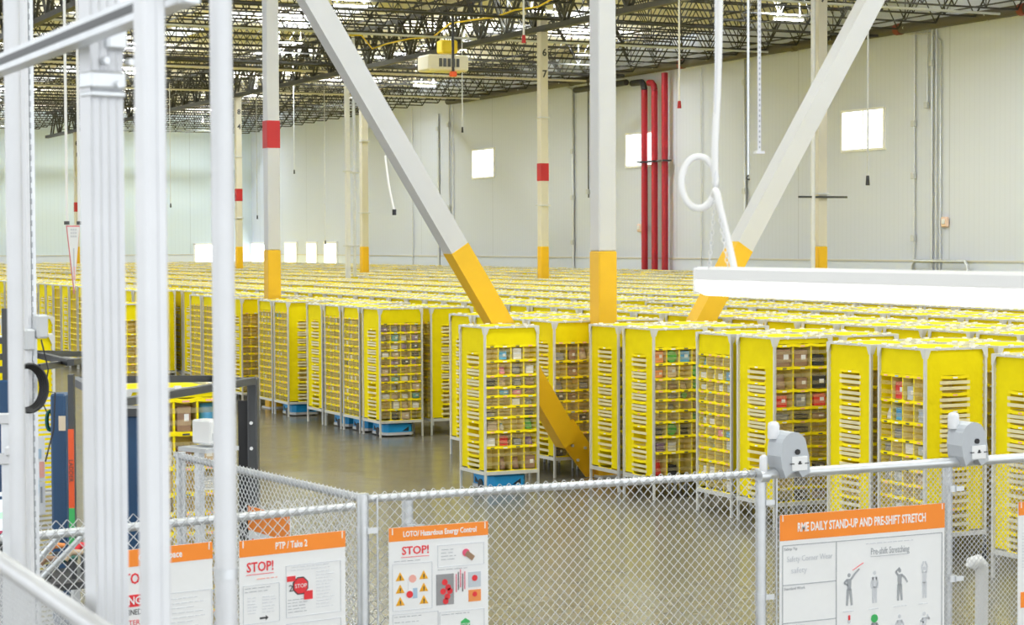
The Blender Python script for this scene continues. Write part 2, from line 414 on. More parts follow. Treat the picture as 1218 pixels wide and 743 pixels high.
column(at_v(717.5, 300, BV).x, BV, 'wide white upright column with yellow foot between two diagonal braces', m=COLW, red=False, wd=.34)
column(15.95, 46.0, 'white column with red band, standing behind the small-bin pods', m=COLW)
column(33.8, 48.6, 'cream column beside the side wall, partly behind a white diagonal brace', red=False, signs='7')
column(33.9, 66.8, 'cream column with red band, clear between both braces', signs='67')
column(34.0, 85.2, 'cream column beside a pair of pale conduits, no red band showing', red=False)
column(33.9, 103.2, 'cream column with red band, next beyond the white banded column', signs='84')
column(33.9, 139.5, 'small cream column with red band, behind the hanging pennant', signs='81')
def brace(top, foot, label):
    t = thing('diagonal_brace', label, 'brace', foot)
    d = Vector(top) - Vector(foot); L = d.length; dn = d.normalized(); k = 3.75 / d.z
    a = MB(); a.bar(d * k, d, .34, .34, COLW, (0, 1, 0)); a.build('shaft', t)
    a = MB(); a.bar(dn * .55, d * (k + .0005), .35, .35, COLY, (0, 1, 0)); a.build('yellow_sleeve', t)
    a = MB(); sx = 1 if d.x > 0 else -1
    a.prism([(-.05 * sx, -.02, -.15), (.5 * sx, -.02, .55), (.2 * sx, -.02, .85), (-.2 * sx, -.02, .3), (-.2 * sx, -.02, -.15)], (0, .04, 0), COLY); a.build('gusset_plate', t)
    for q in ((.12, .15), (.22, .4), (-.02, .35)):
        c = MB(); c.tube([(q[0] * sx, -.05, q[1]), (q[0] * sx, -.02, q[1])], .025, GRYB, 8); c.build('bolt', t)
def ext(x, y, foot, z):
    p = at_v(x, y, BV); f = Vector(foot); return f + (p - f) * ((z - f.z) / (p.z - f.z))
_c0 = at_v(717.5, 300, BV).x; _f1 = (_c0 - .40, BV, .16); _f2 = (_c0 + .40, BV, .16)
brace(ext(371, 0, _f1, 10), _f1, 'white diagonal brace with yellow foot, running down behind the lone pod')
brace(ext(1036, 0, _f2, 10), _f2, 'white diagonal brace with yellow lower end, crossing behind the hanging tube lamp')

# red risers
for i, (u, v) in enumerate(((49.6, 86.5), (49.6, 85.5), (49.6, 84.5))):
    t = thing('riser_pipe', ('red riser pipe on the side wall, next to the window', 'red riser pipe in the middle of its three', 'tallest red riser pipe of three on the side wall')[i], 'pipe', (u, v, 0))
    top = (11.6, 11.5, 12.3)[i]
    a = MB(); a.tube([(0, 0, 0), (0, 0, top)], .165, REDP, 14); a.build('pipe', t)
    if i < 2:
        a = MB(); a.tube([(0, .0, top), (0, .07, top + .25), (0, .25, top + .4), (0, .55 + .7 * (1 - i), top + .42)], .16, REDP if i else BLK, 12); a.build('elbow', t)
    for z in (8.0,):
        a = MB(); a.box((-.05, 0, z), (.5, .6, .08), DGR); a.build('clamp', t)
b = MB(); b.tube([(0, 0, 0), (0, 5.5, 0)], .16, BLK, 10); o = b.build('hanging_feed_pipe'); o.location = (49.3, 87.8, 12.06); tag(o, 'black feed main reaching the tops of the red risers', 'pipe')

# wall conduits and drop sensors
def wall_conduit(x, y0, y1, r_, label, boxes=(), top_elbow=None, m=None):
    p = at_u(x, y1, U1 - .1); z0 = max(.0, p.z) if y1 < 305 else 0.02; z1 = at_u(x, y0, U1 - .1).z
    t = thing('wall_conduit', label, 'conduit', (U1 - .1, p.y, z0))
    pts = [(0, 0, 0), (0, 0, z1 - z0)]
    if top_elbow: pts += [(0, top_elbow * .3, z1 - z0 + .35), (0, top_elbow, z1 - z0 + .42)]
    a = MB(); a.tube(pts, r_, m or GALV, 6); a.build('tube', t)
    for yb in boxes:
        zb = at_u(x, yb, U1 - .1).z - z0
        a = MB(); a.box((-.04, 0, zb), (.16, .22, .26), GRYB, bev=.02); a.build('junction_box', t)
wall_conduit(491, 127, 316, .035, 'thin conduit nearest the hall corner on the side wall')
wall_conduit(522, 135, 318, .07, 'thick conduit beside the forked cable on the side wall', (153,))
wall_conduit(535, 122, 318, .05, 'conduit on the side wall beyond the small window', (148, 246), 2.2)
wall_conduit(539, 122, 318, .04, 'second conduit beyond the small window, tight beside another')
wall_conduit(682, 107, 317, .07, 'thick elbowed conduit beside the cream banded column', (180, 235, 288), 3.5)
wall_conduit(700, 95, 235, .03, 'thin wall cable ending beside the wide white column', (228,), None, BLK)
wall_conduit(768, 200, 312, .04, 'short conduit just beside the red risers', (270,))
wall_conduit(834, 80, 318, .025, 'thin line down the wall behind the white cable loop')
wall_conduit(886, 70, 252, .09, 'thick double conduit ending behind the sloping brace', (98, 227), 1.2)
wall_conduit(1087, 38, 322, .04, 'slim conduit with two boxes beyond the bright near window', (147, 209, 283))
wall_conduit(1103, 34, 126, .04, 'conduit ending in a small box halfway up the wall', (125,))
wall_conduit(1108, 34, 322, .05, 'pair conduit running the full wall height by the alarm', (75,))
wall_conduit(1113, 34, 322, .035, 'inner conduit running the full wall height by the alarm')
wall_conduit(1118, 48, 322, .035, 'elbowed conduit running the full wall height by the alarm', (), 2.0)
for x, lab in ((1124, 'small pink strobe alarm on the side wall beyond the tube lamp'), (761, 'small pink strobe alarm on the side wall beside the red risers')):
    p = at_u(x, 264 if x > 1000 else 271, U1 - .1)
    t = thing('strobe_alarm', lab, 'alarm', (p.x, p.y, p.z))
    a = MB(); a.box((0, 0, 0), (.14, .42, .42), mat('strobe_pink', (.85, .62, .52), .5), bev=.05); a.build('housing', t)
    a = MB(); a.box((-.09, 0, .02), (.06, .2, .2), WHP, bev=.03); a.build('strobe_lens', t)
p = at_u(1105, 312, U1 - .3)
t = thing('pipe_guard', 'low galvanised hoop guard at the foot of the wall conduits', 'guard rail', (U1 - .35, p.y, 0))
a = MB(); a.tube([(0, 1.0, 0), (0, 1.0, 3.0), (0, .85, 3.2), (0, -2.3, 3.2), (0, -2.45, 3.0), (0, -2.45, 0)], .07, GALV, 8); a.build('hoop', t)
def drop_line(x, y0, y1, d, label, cat='drop cable', r_=.012, m=GRYB, kind='sensor'):
    p = at_d(x, y1, d); q = at_d(x, y0, d); zt = max(q.z, 12.5)
    t = thing('hanging_cable', label, cat, (p.x, p.y, p.z))
    a = MB(); a.tube([(0, 0, .1), (0, 0, zt - p.z)], r_, m, 5); a.build('cable', t)
    a = MB()
    a.tube([(0, 0, -.12), (0, 0, .1)], [r_ * 2.2, r_ * 1.6], BLK if kind == 'sensor' else COLR, 8); a.build('sensor_head', t)
p = at_d(469, 252, 31); q = at_d(458, 185, 31.05); b = MB(); b.tube([(0, 0, 0), (q - p) * .5 + Vector((-.02, 0, 0)), q - p], .018, WHP, 6); b.tube([(0, 0, -.05), (0, 0, .04)], .035, BLK, 8); o = b.build('hanging_cable'); o.location = p; tag(o, 'white cable end hanging loose from the long diagonal brace', 'cable')
drop_line(550, 95, 154, 78, 'short drop line with small sensor below the ceiling heater', r_=.022)
drop_line(808, 45, 124, 60, 'pale drop line with red sensor by the riser pipes', r_=.03, m=WHP, kind='r')
drop_line(623, 0, 46, 55, 'pale drop rod with red alarm bell near the banded cream column', r_=.03, m=WHP, kind='r')
drop_line(1032, 38, 214, 45, 'long drop cable with sensor crossing the near wall window', r_=.022)
drop_line(350, 140, 204, 105, 'drop line with sensor just beyond the white banded column', r_=.022)
drop_line(387, 150, 288, 110, 'long drop line near the pale conduits, sensor low down', r_=.022)
drop_line(306, 155, 258, 115, 'drop line between the banded columns', r_=.022)
drop_line(203, 134, 244, 105, 'drop line between the steel posts, against the end wall', r_=.022)
drop_line(9, 150, 232, 95, 'drop line seen past the thin steel pole, against the end wall', r_=.022)
for x, yb, lab in ((414, 326, 'pale pair of conduits dropping from the roof, thicker member'), (422, 326, 'grey conduit dropping beside a pale one'),):
    p = at_d(x, yb, 80 if x == 414 else 81.5); t = thing('hanging_conduit', ('pale square conduit drop beside the cream column, thicker of two' if x == 414 else 'slim grey conduit drop beside a thicker pale one'), 'conduit', (p.x, p.y, 0))
    a = MB(); a.box((0, 0, 6.2), (.17, .17, 12.4) if x == 414 else (.1, .1, 12.4), GALVL if x == 414 else GALV); a.build('tube', t)
    a = MB()
    for z in (3.9, 6.9): a.box((0, -.02, z), (.3, .3, .06), GRYB)
    a.build('clamp', t)
p = at_d(967, 200, 58); t = thing('hanging_conduit', 'white conduit running down the cream column by the wall', 'conduit', (p.x, p.y, 0))
a = MB(); a.tube([(0, 0, 0), (0, 0, 12.4)], .07, GALVL, 8); a.build('tube', t); a = MB(); a.bar((-.5, 0, 5.3), (1.2, 0, 5.3), .06, .06, DGR); a.build('clamp', t)
# ceiling heater
p = at_d(527, 76, 68)
t = thing('unit_heater', 'cream unit heater with yellow duct hung from the roof girder', 'heater', p)
a = MB(); a.box((0, 0, 0), (1.5, 1.0, .55), UNIT, bev=.06); a.build('housing', t)
g = MB()
for i in range(5): g.box((-.32 + i * .16, -.52, .0), (.1, .05, .28), DGR)
g.build('louvre', t)
a = MB(); a.box((.25, .2, .6), (.6, .5, .45), CABY, bev=.05); a.build('yellow_duct', t)
a = MB(); a.tube([(.15, -.5, -.35), (.15, -.5, 1.6)], .05, BLK, 8); a.build('hanger', t)
a = MB(); a.box((.15, -.5, -.38), (.22, .2, .18), ORR, bev=.03); a.build('red_valve', t)
# yellow cable draped over the girder
pts = [at_z(x, y, 12.45) for x, y in ((395, 42), (430, 42), (443, 58), (460, 52), (487, 46), (515, 44), (535, 28), (560, 24), (590, 20), (612, 12), (640, 8), (660, -3), (690, -8))]
b = MB(); b.tube(pts, .032, CABY, 6); o = b.build('yellow_cable'); tag(o, 'bright yellow cable strung along the roof girder', 'cable')

# ------------------------------------------------------------------ storage pods
PW, PH = .98, 2.667
H = PW / 2
WIDE = ([0, .117, .222, .324, .407, .47, .545, .62, .72, .83, 1.], [0, .12, .20, .285, .36, .43, .50, .58, .65, .73, .81, .90, 1.],
        [0, .14, .28, .40, .50, .58, .66, .74, .82, .91, 1.], [0, .03, .17, .31, .42, .50, .58, .66, .74, .82, .91, 1.], [0, .09, .155, .22, .285, .35, .415, .48, .545, .61, .675, .74, .805, .87, .935, 1.])
NARR = ([0, .17, .27, .345, .42, .495, .57, .66, .80, .90, 1.], [0, .14, .235, .33, .41, .49, .57, .65, .75, .87, 1.])
ZB, ZT = .36, 2.635       # bins from ZB to ZT
NC, DW, DN = .195, .25, .30   # half width of narrow column, depths
def fz(f): return ZT - f * (ZT - ZB)
def pod_frame():
    out = {}
    p = MB(); p.box((0, 0, PH / 2), (.034, .034, PH), FRM); out['post'] = p
    bf = MB()
    for s_ in (-1, 1):
        bf.box((s_ * H * .97, 0, .315), (.03, PW - .06, .055), FRM); bf.box((0, s_ * H * .97, .315), (PW - .06, .03, .055), FRM)
    out['base_rail'] = bf
    tf = MB()
    for s_ in (-1, 1):
        tf.box((s_ * H * .98, 0, PH - .015), (.024, PW - .06, .03), FRM); tf.box((0, s_ * H * .98, PH - .015), (PW - .06, .024, .03), FRM)
    for sx in (-1, 1):
        for sy in (-1, 1):
            x, y = sx * H, sy * H
            tf.prism([(x, y, PH - .005), (x - sx * .1, y, PH - .005), (x - sx * .045, y, PH - .13), (x, y, PH - .14)], (0, sy * .004, 0), FRM)
            tf.prism([(x, y, PH - .005), (x, y - sy * .1, PH - .005), (x, y - sy * .045, PH - .13), (x, y, PH - .14)], (sx * .004, 0, 0), FRM)
    out['top_rail'] = tf
    cl = MB(); cl.box((0, 0, 0), (.06, .04, .028), CLIP); cl.box((0, -.021, -.02), (.018, .006, .03), CLIP); out['rail_clip'] = cl
    return out
CLIPS = [(q * a, s_ * H * .985, 0) for a in (1,) for q in (-.27, .03, .26) for s_ in (-1, 1)] + [(s_ * H * .985, q, A90_) for A90_ in (PI / 2,) for q in (-.25, 0, .28) for s_ in (-1, 1)]
E2 = H - .035  # fabric plane
def pod_tower(wf, nf, nc=4, lining=YIN):
    m = MB(); q = m.poly
    # narrow faces (+-x): side panels + column recess
    for s_ in (-1, 1):
        x = s_ * E2
        for t in (-1, 1): q([(x, t * NC, ZB), (x, t * (H - .02), ZB), (x, t * (H - .02), ZT), (x, t * NC, ZT)], YEL)
        q([(x, -NC, ZT), (x, NC, ZT), (x, NC, fz(nf[1])), (x, -NC, fz(nf[1]))], YEL)
        xb = s_ * (E2 - DN)
        q([(xb, -NC, ZB), (xb, NC, ZB), (xb, NC, ZT), (xb, -NC, ZT)], lining)
        for t in (-1, 1): q([(x, t * NC, ZB), (xb, t * NC, ZB), (xb, t * NC, ZT), (x, t * NC, ZT)], YEL)
        for f in nf[1:]: z = fz(f); q([(x, -NC, z), (x, NC, z), (xb, NC, z), (xb, -NC, z)], lining)
        # tape loops along the posts
        z = ZB + .05
        while z < ZT - .1:
            for t in (-1, 1):
                y = t * (H - .035); q([(x + s_ * .004, y - .016, z), (x + s_ * .004, y + .016, z), (x + s_ * .004, y + .016, z + .048), (x + s_ * .004, y - .016, z + .048)], BEI)
            z += .085
    # wide faces (+-y)
    xs = [-E2 + 2 * E2 * i / nc for i in range(nc + 1)]
    for s_ in (-1, 1):
        y = s_ * E2; yb = s_ * (E2 - DW)
        q([(-E2, y, ZT), (E2, y, ZT), (E2, y, fz(wf[1])), (-E2, y, fz(wf[1]))], YEL)
        q([(-E2, yb, ZB), (E2, yb, ZB), (E2, yb, ZT), (-E2, yb, ZT)], lining)
        for x in xs[1:-1]:
            q([(x, y, ZB), (x, yb, ZB), (x, yb, ZT), (x, y, ZT)], lining)
            q([(x - .011, y + s_ * .003, ZB), (x + .011, y + s_ * .003, ZB), (x + .011, y + s_ * .003, fz(wf[1])), (x - .011, y + s_ * .003, fz(wf[1]))], LIP)
        for f in wf[1:]: z = fz(f); q([(-E2, y, z), (E2, y, z), (E2, yb, z), (-E2, yb, z)], lining)
    q([(-E2, -E2, ZB), (E2, -E2, ZB), (E2, E2, ZB), (-E2, E2, ZB)], YEL)
    # sagging fabric lid
    n = 4; P = [[(-E2 + 2 * E2 * i / n, -E2 + 2 * E2 * j / n, ZT + .004 + (.028 if 0 < i < n and 0 < j < n else 0) + (.012 if (i + j) % 2 and 0 < i < n and 0 < j < n else 0)) for j in range(n + 1)] for i in range(n + 1)]
    for i in range(n):
        for j in range(n): q([P[i][j], P[i + 1][j], P[i + 1][j + 1], P[i][j + 1]], YEL)
    return m
def lip(hw, cells, rr, face, last=False):
    """one shelf lip, facing -y, centred on x=0, z=0 at its top edge; sags a little in each bin"""
    m = MB(); n = 4; hh = .045 if last else .036
    for c in range(cells):
        x0 = -hw + 2 * hw * c / cells; w_ = 2 * hw / cells; sag = rr.uniform(.006, .018)
        for i in range(n):
            a, b_ = i / n, (i + 1) / n
            za, zb = -sag * 4 * a * (1 - a), -sag * 4 * b_ * (1 - b_)
            m.poly([(x0 + w_ * a, -.012, za - hh), (x0 + w_ * b_, -.012, zb - hh), (x0 + w_ * b_, -.004, zb + .004), (x0 + w_ * a, -.004, za + .004)], LIP)
        if rr.random() < .9:
            k = rr.choice((STW, STP, STW, STB, STK, STP)); xx = x0 + w_ / 2
            m.poly([(xx - .035, -.016, -sag - hh * .75), (xx + .035, -.016, -sag - hh * .75), (xx + .035, -.013, -sag - hh * .25), (xx - .035, -.013, -sag - hh * .25)], k)
    return m
def netting(hw, levels, mat_, nb, hband):
    m = MB(); rr = random.Random(3)
    for f0, f1 in zip(levels[1:-1], levels[2:]):
        z1, z0 = fz(f0) - .036, fz(f1)
        for i in range(nb):
            zc = z0 + (z1 - z0) * (i + .75) / (nb + .5)
            h_ = min(hband, (z1 - z0) * .3)
            m.poly([(-hw, -.008, zc - h_ / 2), (hw, -.008, zc - h_ / 2), (hw, -.008, zc + h_ / 2), (-hw, -.008, zc + h_ / 2)], mat_)
    return m
FRAME = {k_: v.mesh(k_) for k_, v in pod_frame().items()}
LIPS = {}
def lips_for(cells, hw, key):
    if key not in LIPS:
        LIPS[key] = [lip(hw, cells, random.Random(50 + i + cells * 7), None, False).mesh('bin_lip') for i in range(5)]
    return LIPS[key]
TOWER, NETS = {}, {}
def full_pod(label, loc, rz, wi, ni, nc=4, group=None):
    t = thing('storage_pod', label, 'storage pod', loc, rz, group)
    for sx in (-1, 1):
        for sy in (-1, 1): o = obj('post', FRAME['post'], t); o.location = (sx * (H - .02), sy * (H - .02), 0)
    obj('base_rail', FRAME['base_rail'], t); tr = obj('top_rail', FRAME['top_rail'], t); 
    for cx, cy, ca in CLIPS: o = obj('rail_clip', FRAME['rail_clip'], tr); o.location = (cx, cy, PH); o.rotation_euler = (0, 0, ca)
    key = (wi, ni, nc)
    if key not in TOWER: TOWER[key] = pod_tower(WIDE[wi], NARR[ni], nc).mesh('bin_tower')
    obj('bin_tower', TOWER[key], t)
    rr = random.Random(wi * 10 + ni)
    for s_, a in ((-1, 0), (1, PI)):
        for i, f in enumerate(WIDE[wi][1:]):
            o = obj('bin_lip', lips_for(nc, E2, ('w', nc))[rr.randrange(5)], t); o.location = (0, s_ * E2, fz(f)); o.rotation_euler = (0, 0, a)
        if ('w', wi) not in NETS: NETS[('w', wi)] = netting(E2, WIDE[wi], NET, 2, .05).mesh('elastic_netting')
        o = obj('elastic_netting', NETS[('w', wi)], t); o.location = (0, s_ * E2, 0); o.rotation_euler = (0, 0, a)
        a2 = a - PI / 2
        for i, f in enumerate(NARR[ni][1:]):
            o = obj('bin_lip', lips_for(1, NC + .03, 'n')[rr.randrange(5)], t); o.location = (s_ * E2, 0, fz(f)); o.rotation_euler = (0, 0, a2)
        if ('n', ni) not in NETS: NETS[('n', ni)] = netting(NC + .04, NARR[ni], BAND, 2, .042).mesh('elastic_netting')
        o = obj('elastic_netting', NETS[('n', ni)], t); o.location = (s_ * E2, 0, 0); o.rotation_euler = (0, 0, a2)
    return t
def joined_pod(wi, ni, nc=4):
    """same shapes in one mesh, for pods of which the photograph shows little more than the top"""
    m = MB()
    def add(src, loc=(0, 0, 0), a=0.):
        cs, sn = math.cos(a), math.sin(a); b0 = len(m.v)
        m.v += [(x * cs - y * sn + loc[0], x * sn + y * cs + loc[1], z + loc[2]) for x, y, z in src.v]
        m.f += [tuple(b0 + i for i in f) for f in src.f]; m.m += [m.mi(src.mats[k_]) for k_ in src.m]; m.sm += src.sm
    fr = pod_frame()
    for sx in (-1, 1):
        for sy in (-1, 1): add(fr['post'], (sx * (H - .02), sy * (H - .02), 0))
    for k_ in ('base_rail', 'top_rail'): add(fr[k_])
    for cx, cy, ca in CLIPS: add(fr['rail_clip'], (cx, cy, PH), ca)
    add(pod_tower(WIDE[wi], NARR[ni], nc))
    rr = random.Random(9 + wi)
    for s_, a in ((-1, 0), (1, PI)):
        for f in WIDE[wi][1:]: add(lip(E2, nc, rr, None), (0, s_ * E2, fz(f)), a)
        for f in NARR[ni][1:]: add(lip(NC + .03, 1, rr, None), (s_ * E2, 0, fz(f)), a - PI / 2)
        add(netting(NC + .04, NARR[ni], BAND, 2, .042), (s_ * E2, 0, 0), a - PI / 2)
    return m.mesh('storage_pod')
PITCH, VK0, UK0 = 1.12, 19.88, 15.4
def pod_uv(col, k):
    u = UK0 + (col // 2) * 3.42 + (col % 2) * 1.15
    return u + H, VK0 + PITCH * k + H
A90 = PI / 2
# (col, k, rot, wide layout, narrow layout, columns, label, short phrase for its goods)
DET = [
 (0, -2, 0, 0, 0, 4, 'yellow pod with plain narrow side, beyond the white capped pipe', 'pod beyond the white capped pipe'),
 (0, 0, A90, 2, 1, 4, 'yellow pod with red and silver cartons in its top bins, above the stretching poster', 'pod above the stretching poster'),
 (0, 1, 0, 0, 1, 4, 'yellow pod showing only its narrow side, between two gaps above the stretching poster', 'narrow pod above the poster'),
 (0, 3, 0, 3, 0, 3, 'yellow pod with brown cartons in three wide bin columns', 'pod of brown cartons'),
 (0, 4, A90, 1, 1, 4, 'yellow pod of bottles and white packets above the fence, beside brown carton pod', 'pod of bottles'),
 (0, 6, 0, 0, 0, 4, 'yellow pod with round green lids in its wide bins, before the upright column', 'pod with green lids'),
 (0, 7, 0, 0, 1, 4, 'yellow pod with one white packet in its narrow bins, beside the brace foot', 'pod by the brace foot'),
 (0, 9, 0, 2, 1, 4, 'yellow pod partly hidden by the yellow brace foot', 'pod behind the brace'),
 (0, 12, 0, 0, 0, 4, 'yellow pod mostly hidden behind the lone pod in the lane', 'pod behind the lone pod'),
 (0, 16, 0, 1, 0, 4, 'yellow pod at the lane corner with grey goods in four wide bin columns', 'lane corner pod'),
 (0, 17, A90, 4, 0, 4, 'yellow small-bin pod directly beside the lane corner pod', 'small-bin pod by lane corner'),
 (0, 18, A90, 4, 1, 4, 'yellow small-bin pod second along from the lane corner pod', 'second small-bin pod'),
 (0, 19, 0, 4, 1, 4, 'yellow pod showing a plain narrow side, beside two small-bin pods and a gap', 'narrow pod by the gap'),
 (0, 21, A90, 4, 0, 4, 'yellow small-bin pod with blue goods up top, below the white banded column', 'blue-topped small-bin pod'),
 (0, 22, A90, 4, 1, 4, 'yellow small-bin pod with white cartons up top, below the white banded column', 'white-carton small-bin pod'),
 (0, 24, 0, 2, 0, 4, 'yellow pod with dark gapped wide bins, just past the round steel post', 'pod past the steel post'),
 (0, 26, A90, 4, 0, 4, 'yellow small-bin pod beside the round steel post, second from the olive pod', 'small-bin pod by steel post'),
 (0, 27, A90, 4, 1, 4, 'yellow small-bin pod with dark labels up top, beside the olive shaded pod side', 'dark-labelled pod'),
 (1, 16, A90, 0, 1, 4, 'yellow pod set back behind the lane corner pod, plain side to the lane', 'set-back pod'),
]
occ = set(); PODS = {}
for c, k_, rz, wi, ni, nc, lab, ph in DET:
    x, y = pod_uv(c, k_); occ.add((c, k_)); PODS[(c, k_)] = full_pod(lab, (x, y, 0), rz, wi, ni, nc)
EXTRA = [('A', 13.93, 29.06, 0, 0, 0, 4, 'yellow pod standing alone out in the lane on a blue robot', 'lone pod in the lane'),
         ('S', 4.1, 18.55, 0, 3, 1, 4, 'yellow pod docked inside the navy work station behind the steel posts', 'docked pod'),
         ('P1', 11.3, 44.6, 0, 2, 0, 4, 'yellow pod waiting in the lane, seen between two thick steel posts', 'waiting pod'),
         ('P2', 6.9, 37.6, A90, 0, 1, 4, 'yellow pod queued behind the work station, farther of two', 'farther queued pod'),
         ('P3', 5.6, 30.4, A90, 0, 0, 4, 'yellow pod queued behind the work station, nearer of two', 'nearer queued pod')]
p = at_z(65, 377, PH); EXTRA[3] = EXTRA[3][:1] + (p.x - H, p.y + H) + EXTRA[3][3:]
p = at_z(65, 398, PH); EXTRA[4] = EXTRA[4][:1] + (p.x - H, p.y + H) + EXTRA[4][3:]
p = at_z(146, 463, PH); EXTRA[1] = EXTRA[1][:1] + (p.x + H, p.y + H) + EXTRA[1][3:]
p = at_z(148, 361, PH); EXTRA[2] = EXTRA[2][:1] + (p.x + H * .6, p.y + H) + EXTRA[2][3:]
for key, x, y, rz, wi, ni, nc, lab, ph in EXTRA: PODS[key] = full_pod(lab, (x, y, 0), rz, wi, ni, nc)

missing = {(0, k_) for k_ in (-1, 2, 5, 8, 13, 14, 15, 20, 23, 25, 28, 29, 30, 31)} | {(1, k_) for k_ in (8, 13, 14, 15, 24)} | {(1, 5), (1, 2)}
_q = [at_d(414, 326, 80), at_d(422, 326, 80), at_d(967, 200, 58)]
colposts = [(q.x, q.y) for q in _q] + [(_c0, BV), (15.95, 46), (33.8, 48.6), (33.9, 66.8), (34, 85.2), (33.9, 103.2), (33.9, 139.5)]
cells = []
pr = random.Random(77)
for c in range(20):
    for k_ in range(-5, 113):
        x, y = pod_uv(c, k_)
        if (c, k_) in occ or (c, k_) in missing or y > V1 - 2: continue
        if x > 48.8: continue
        if c > 0 and pr.random() < .05: continue
        if c == 0 and k_ > 32 and pr.random() < .12: continue
        if any(abs(x - a) < .75 and abs(y - b_) < .75 for a, b_ in colposts): continue
        d_ = x * math.sin(TH) + y * math.cos(TH); sx = 609 + F * (x * math.cos(TH) - y * math.sin(TH)) / d_
        if sx < -60 or sx > 1290: continue
        cells.append((d_, c, k_, x, y))
for k_ in range(13, 16):
    cells = [q for q in cells if not (q[1] in (0, 1) and q[2] == k_)]
cells.sort(key=lambda q: q[0] - (60 if q[1] == 0 else 0))
NEAR = 300 - len(PODS)
JV = [joined_pod(wi, ni) for wi, ni in ((0, 0), (1, 1), (2, 0), (3, 1))]
ordn = ['front', 'second', 'third', 'fourth', 'fifth', 'sixth', 'seventh', 'eighth', 'ninth', 'tenth']
for i, (d_, c, k_, x, y) in enumerate(cells[:NEAR]):
    o = obj('storage_pod', JV[pr.randrange(4)]); o.location = (x, y, 0); o.rotation_euler = (0, 0, pr.choice((0, A90)))
    g = 'pods in the %s pair of rows' % ordn[c // 2]
    tag(o, 'yellow storage pod packed in the %s pair of rows back from the lane' % ordn[c // 2], 'storage pod', g)
# the rest of the packed field
m = MB()
for d_, c, k_, x, y in cells[NEAR:]:
    j = pr.uniform(-.03, .03); zt = PH
    m.box((x + j, y, (ZB + PH - .006) / 2), (PW - .07, PW - .07, PH - .006 - ZB), YEL)
    for s_ in (-1, 1):
        m.box((x + j + s_ * H * .97, y, zt - .014), (.026, PW - .05, .03), FRM); m.box((x + j, y + s_ * H * .97, zt - .014), (PW - .05, .026, .03), FRM)
        for t_ in (-1, 1): m.box((x + j + s_ * (H - .02), y + t_ * (H - .02), zt / 2), (.036, .036, zt), FRM)
    for f in (.12, .24, .36, .48, .6, .72, .84, 1.):
        z = fz(f); m.box((x + j, y, z), (PW - .05, PW - .05, .035), LIP)
    for q in (-.25, .03, .26):
        m.box((x + j + q, y - H * .97, zt + .004), (.045, .03, .016), CLIP); m.box((x + j - H * .97, y + q, zt + .004), (.03, .045, .016), CLIP)
    if pr.random() < .5: m.box((x + pr.uniform(-.2, .2), y + pr.uniform(-.2, .2), PH + .005), (pr.uniform(.15, .5), pr.uniform(.15, .5), .03), pr.choice((YEL, BEI, LIP, YEL, YIN)))
o = m.build('distant_storage_pods'); tag(o, 'unbroken mass of distant yellow pod tops reaching to the far walls', 'storage pods', kind='stuff')
print('pods', len(cells), 'near', NEAR)

# ------------------------------------------------------------------ goods in the bins
GM = {n: mat('goods_' + n, c, .55, noise=.06) for n, c in dict(brown=(.33, .20, .12), grey=(.30, .30, .31), dark=(.03, .03, .035), white=(.85, .85, .85), pink=(.85, .30, .40), blue=(.10, .40, .70), green=(.08, .42, .06), red=(.70, .04, .03), tan=(.62, .47, .32), silver=(.55, .60, .66), orange=(.85, .30, .08), teal=(.10, .40, .38), purple=(.25, .16, .30)).items()}
def item_carton(w_, d_, h_, m):
    o = MB(); o.box((0, 0, h_ / 2), (w_, d_, h_), m, bev=.004); o.box((0, 0, h_ + .0008), (w_ * .98, .03, .0016), BEI); o.box((w_ * .18, -d_ / 2 - .001, h_ * .55), (w_ * .35, .002, h_ * .3), STW); return o
def item_pouch(w_, d_, h_, m):
    o = MB(); n = 6; vs = []; 
    for i in range(n + 1):
        t = i / n; z = h_ * t; hw = w_ / 2 * (1 - .12 * t); hd = d_ / 2 * max(.06, math.cos(t * PI / 2) ** .6)
        vs += [(-hw, 0, z), (-hw * .6, -hd, z), (hw * .6, -hd, z), (hw, 0, z), (hw * .6, hd, z), (-hw * .6, hd, z)]
    fs = [(i * 6 + j, i * 6 + (j + 1) % 6, i * 6 + 6 + (j + 1) % 6, i * 6 + 6 + j) for i in range(n) for j in range(6)] + [tuple(range(5, -1, -1)), tuple(range(n * 6, n * 6 + 6))]
    o.raw(vs, fs, m, True); return o
def item_bottle(r_, h_, m):
    o = MB(); o.tube([(0, 0, 0), (0, 0, h_ * .62), (0, 0, h_ * .74), (0, 0, h_ * .86)], [r_, r_, r_ * .5, r_ * .42], m, 10); o.tube([(0, 0, h_ * .86), (0, 0, h_)], r_ * .5, STW if m is not GM['white'] else GM['blue'], 10)
    o.tube([(0, 0, h_ * .18), (0, 0, h_ * .5)], r_ * 1.02, STW, 10, caps=False); return o
def item_tub(r_, d_, m):   # a round tub lying with its lid to the aisle
    o = MB(); o.tube([(0, d_ / 2, r_), (0, -d_ / 2, r_)], r_ * .94, STW, 16); o.tube([(0, -d_ / 2 + .03, r_), (0, -d_ / 2 - .01, r_)], r_, m, 16); return o
def item_stack(w_, d_, h_, m):  # a shrink-wrapped bundle of flat packs
    o = MB(); n = max(2, int(h_ / .025))
    for i in range(n): o.box((.006 * math.sin(i * 2.1), 0, h_ * (i + .5) / n), (w_ * (1 - .03 * (i % 2)), d_, h_ / n * .86), m, bev=.003)
    return o
ORD = ['top', 'second', 'third', 'fourth', 'fifth', 'sixth', 'seventh', 'eighth', 'ninth', 'tenth', 'eleventh', 'twelfth', 'thirteenth', 'fourteenth', 'fifteenth']
CNAME = ['first', 'second', 'third', 'last']
nitem = [0]
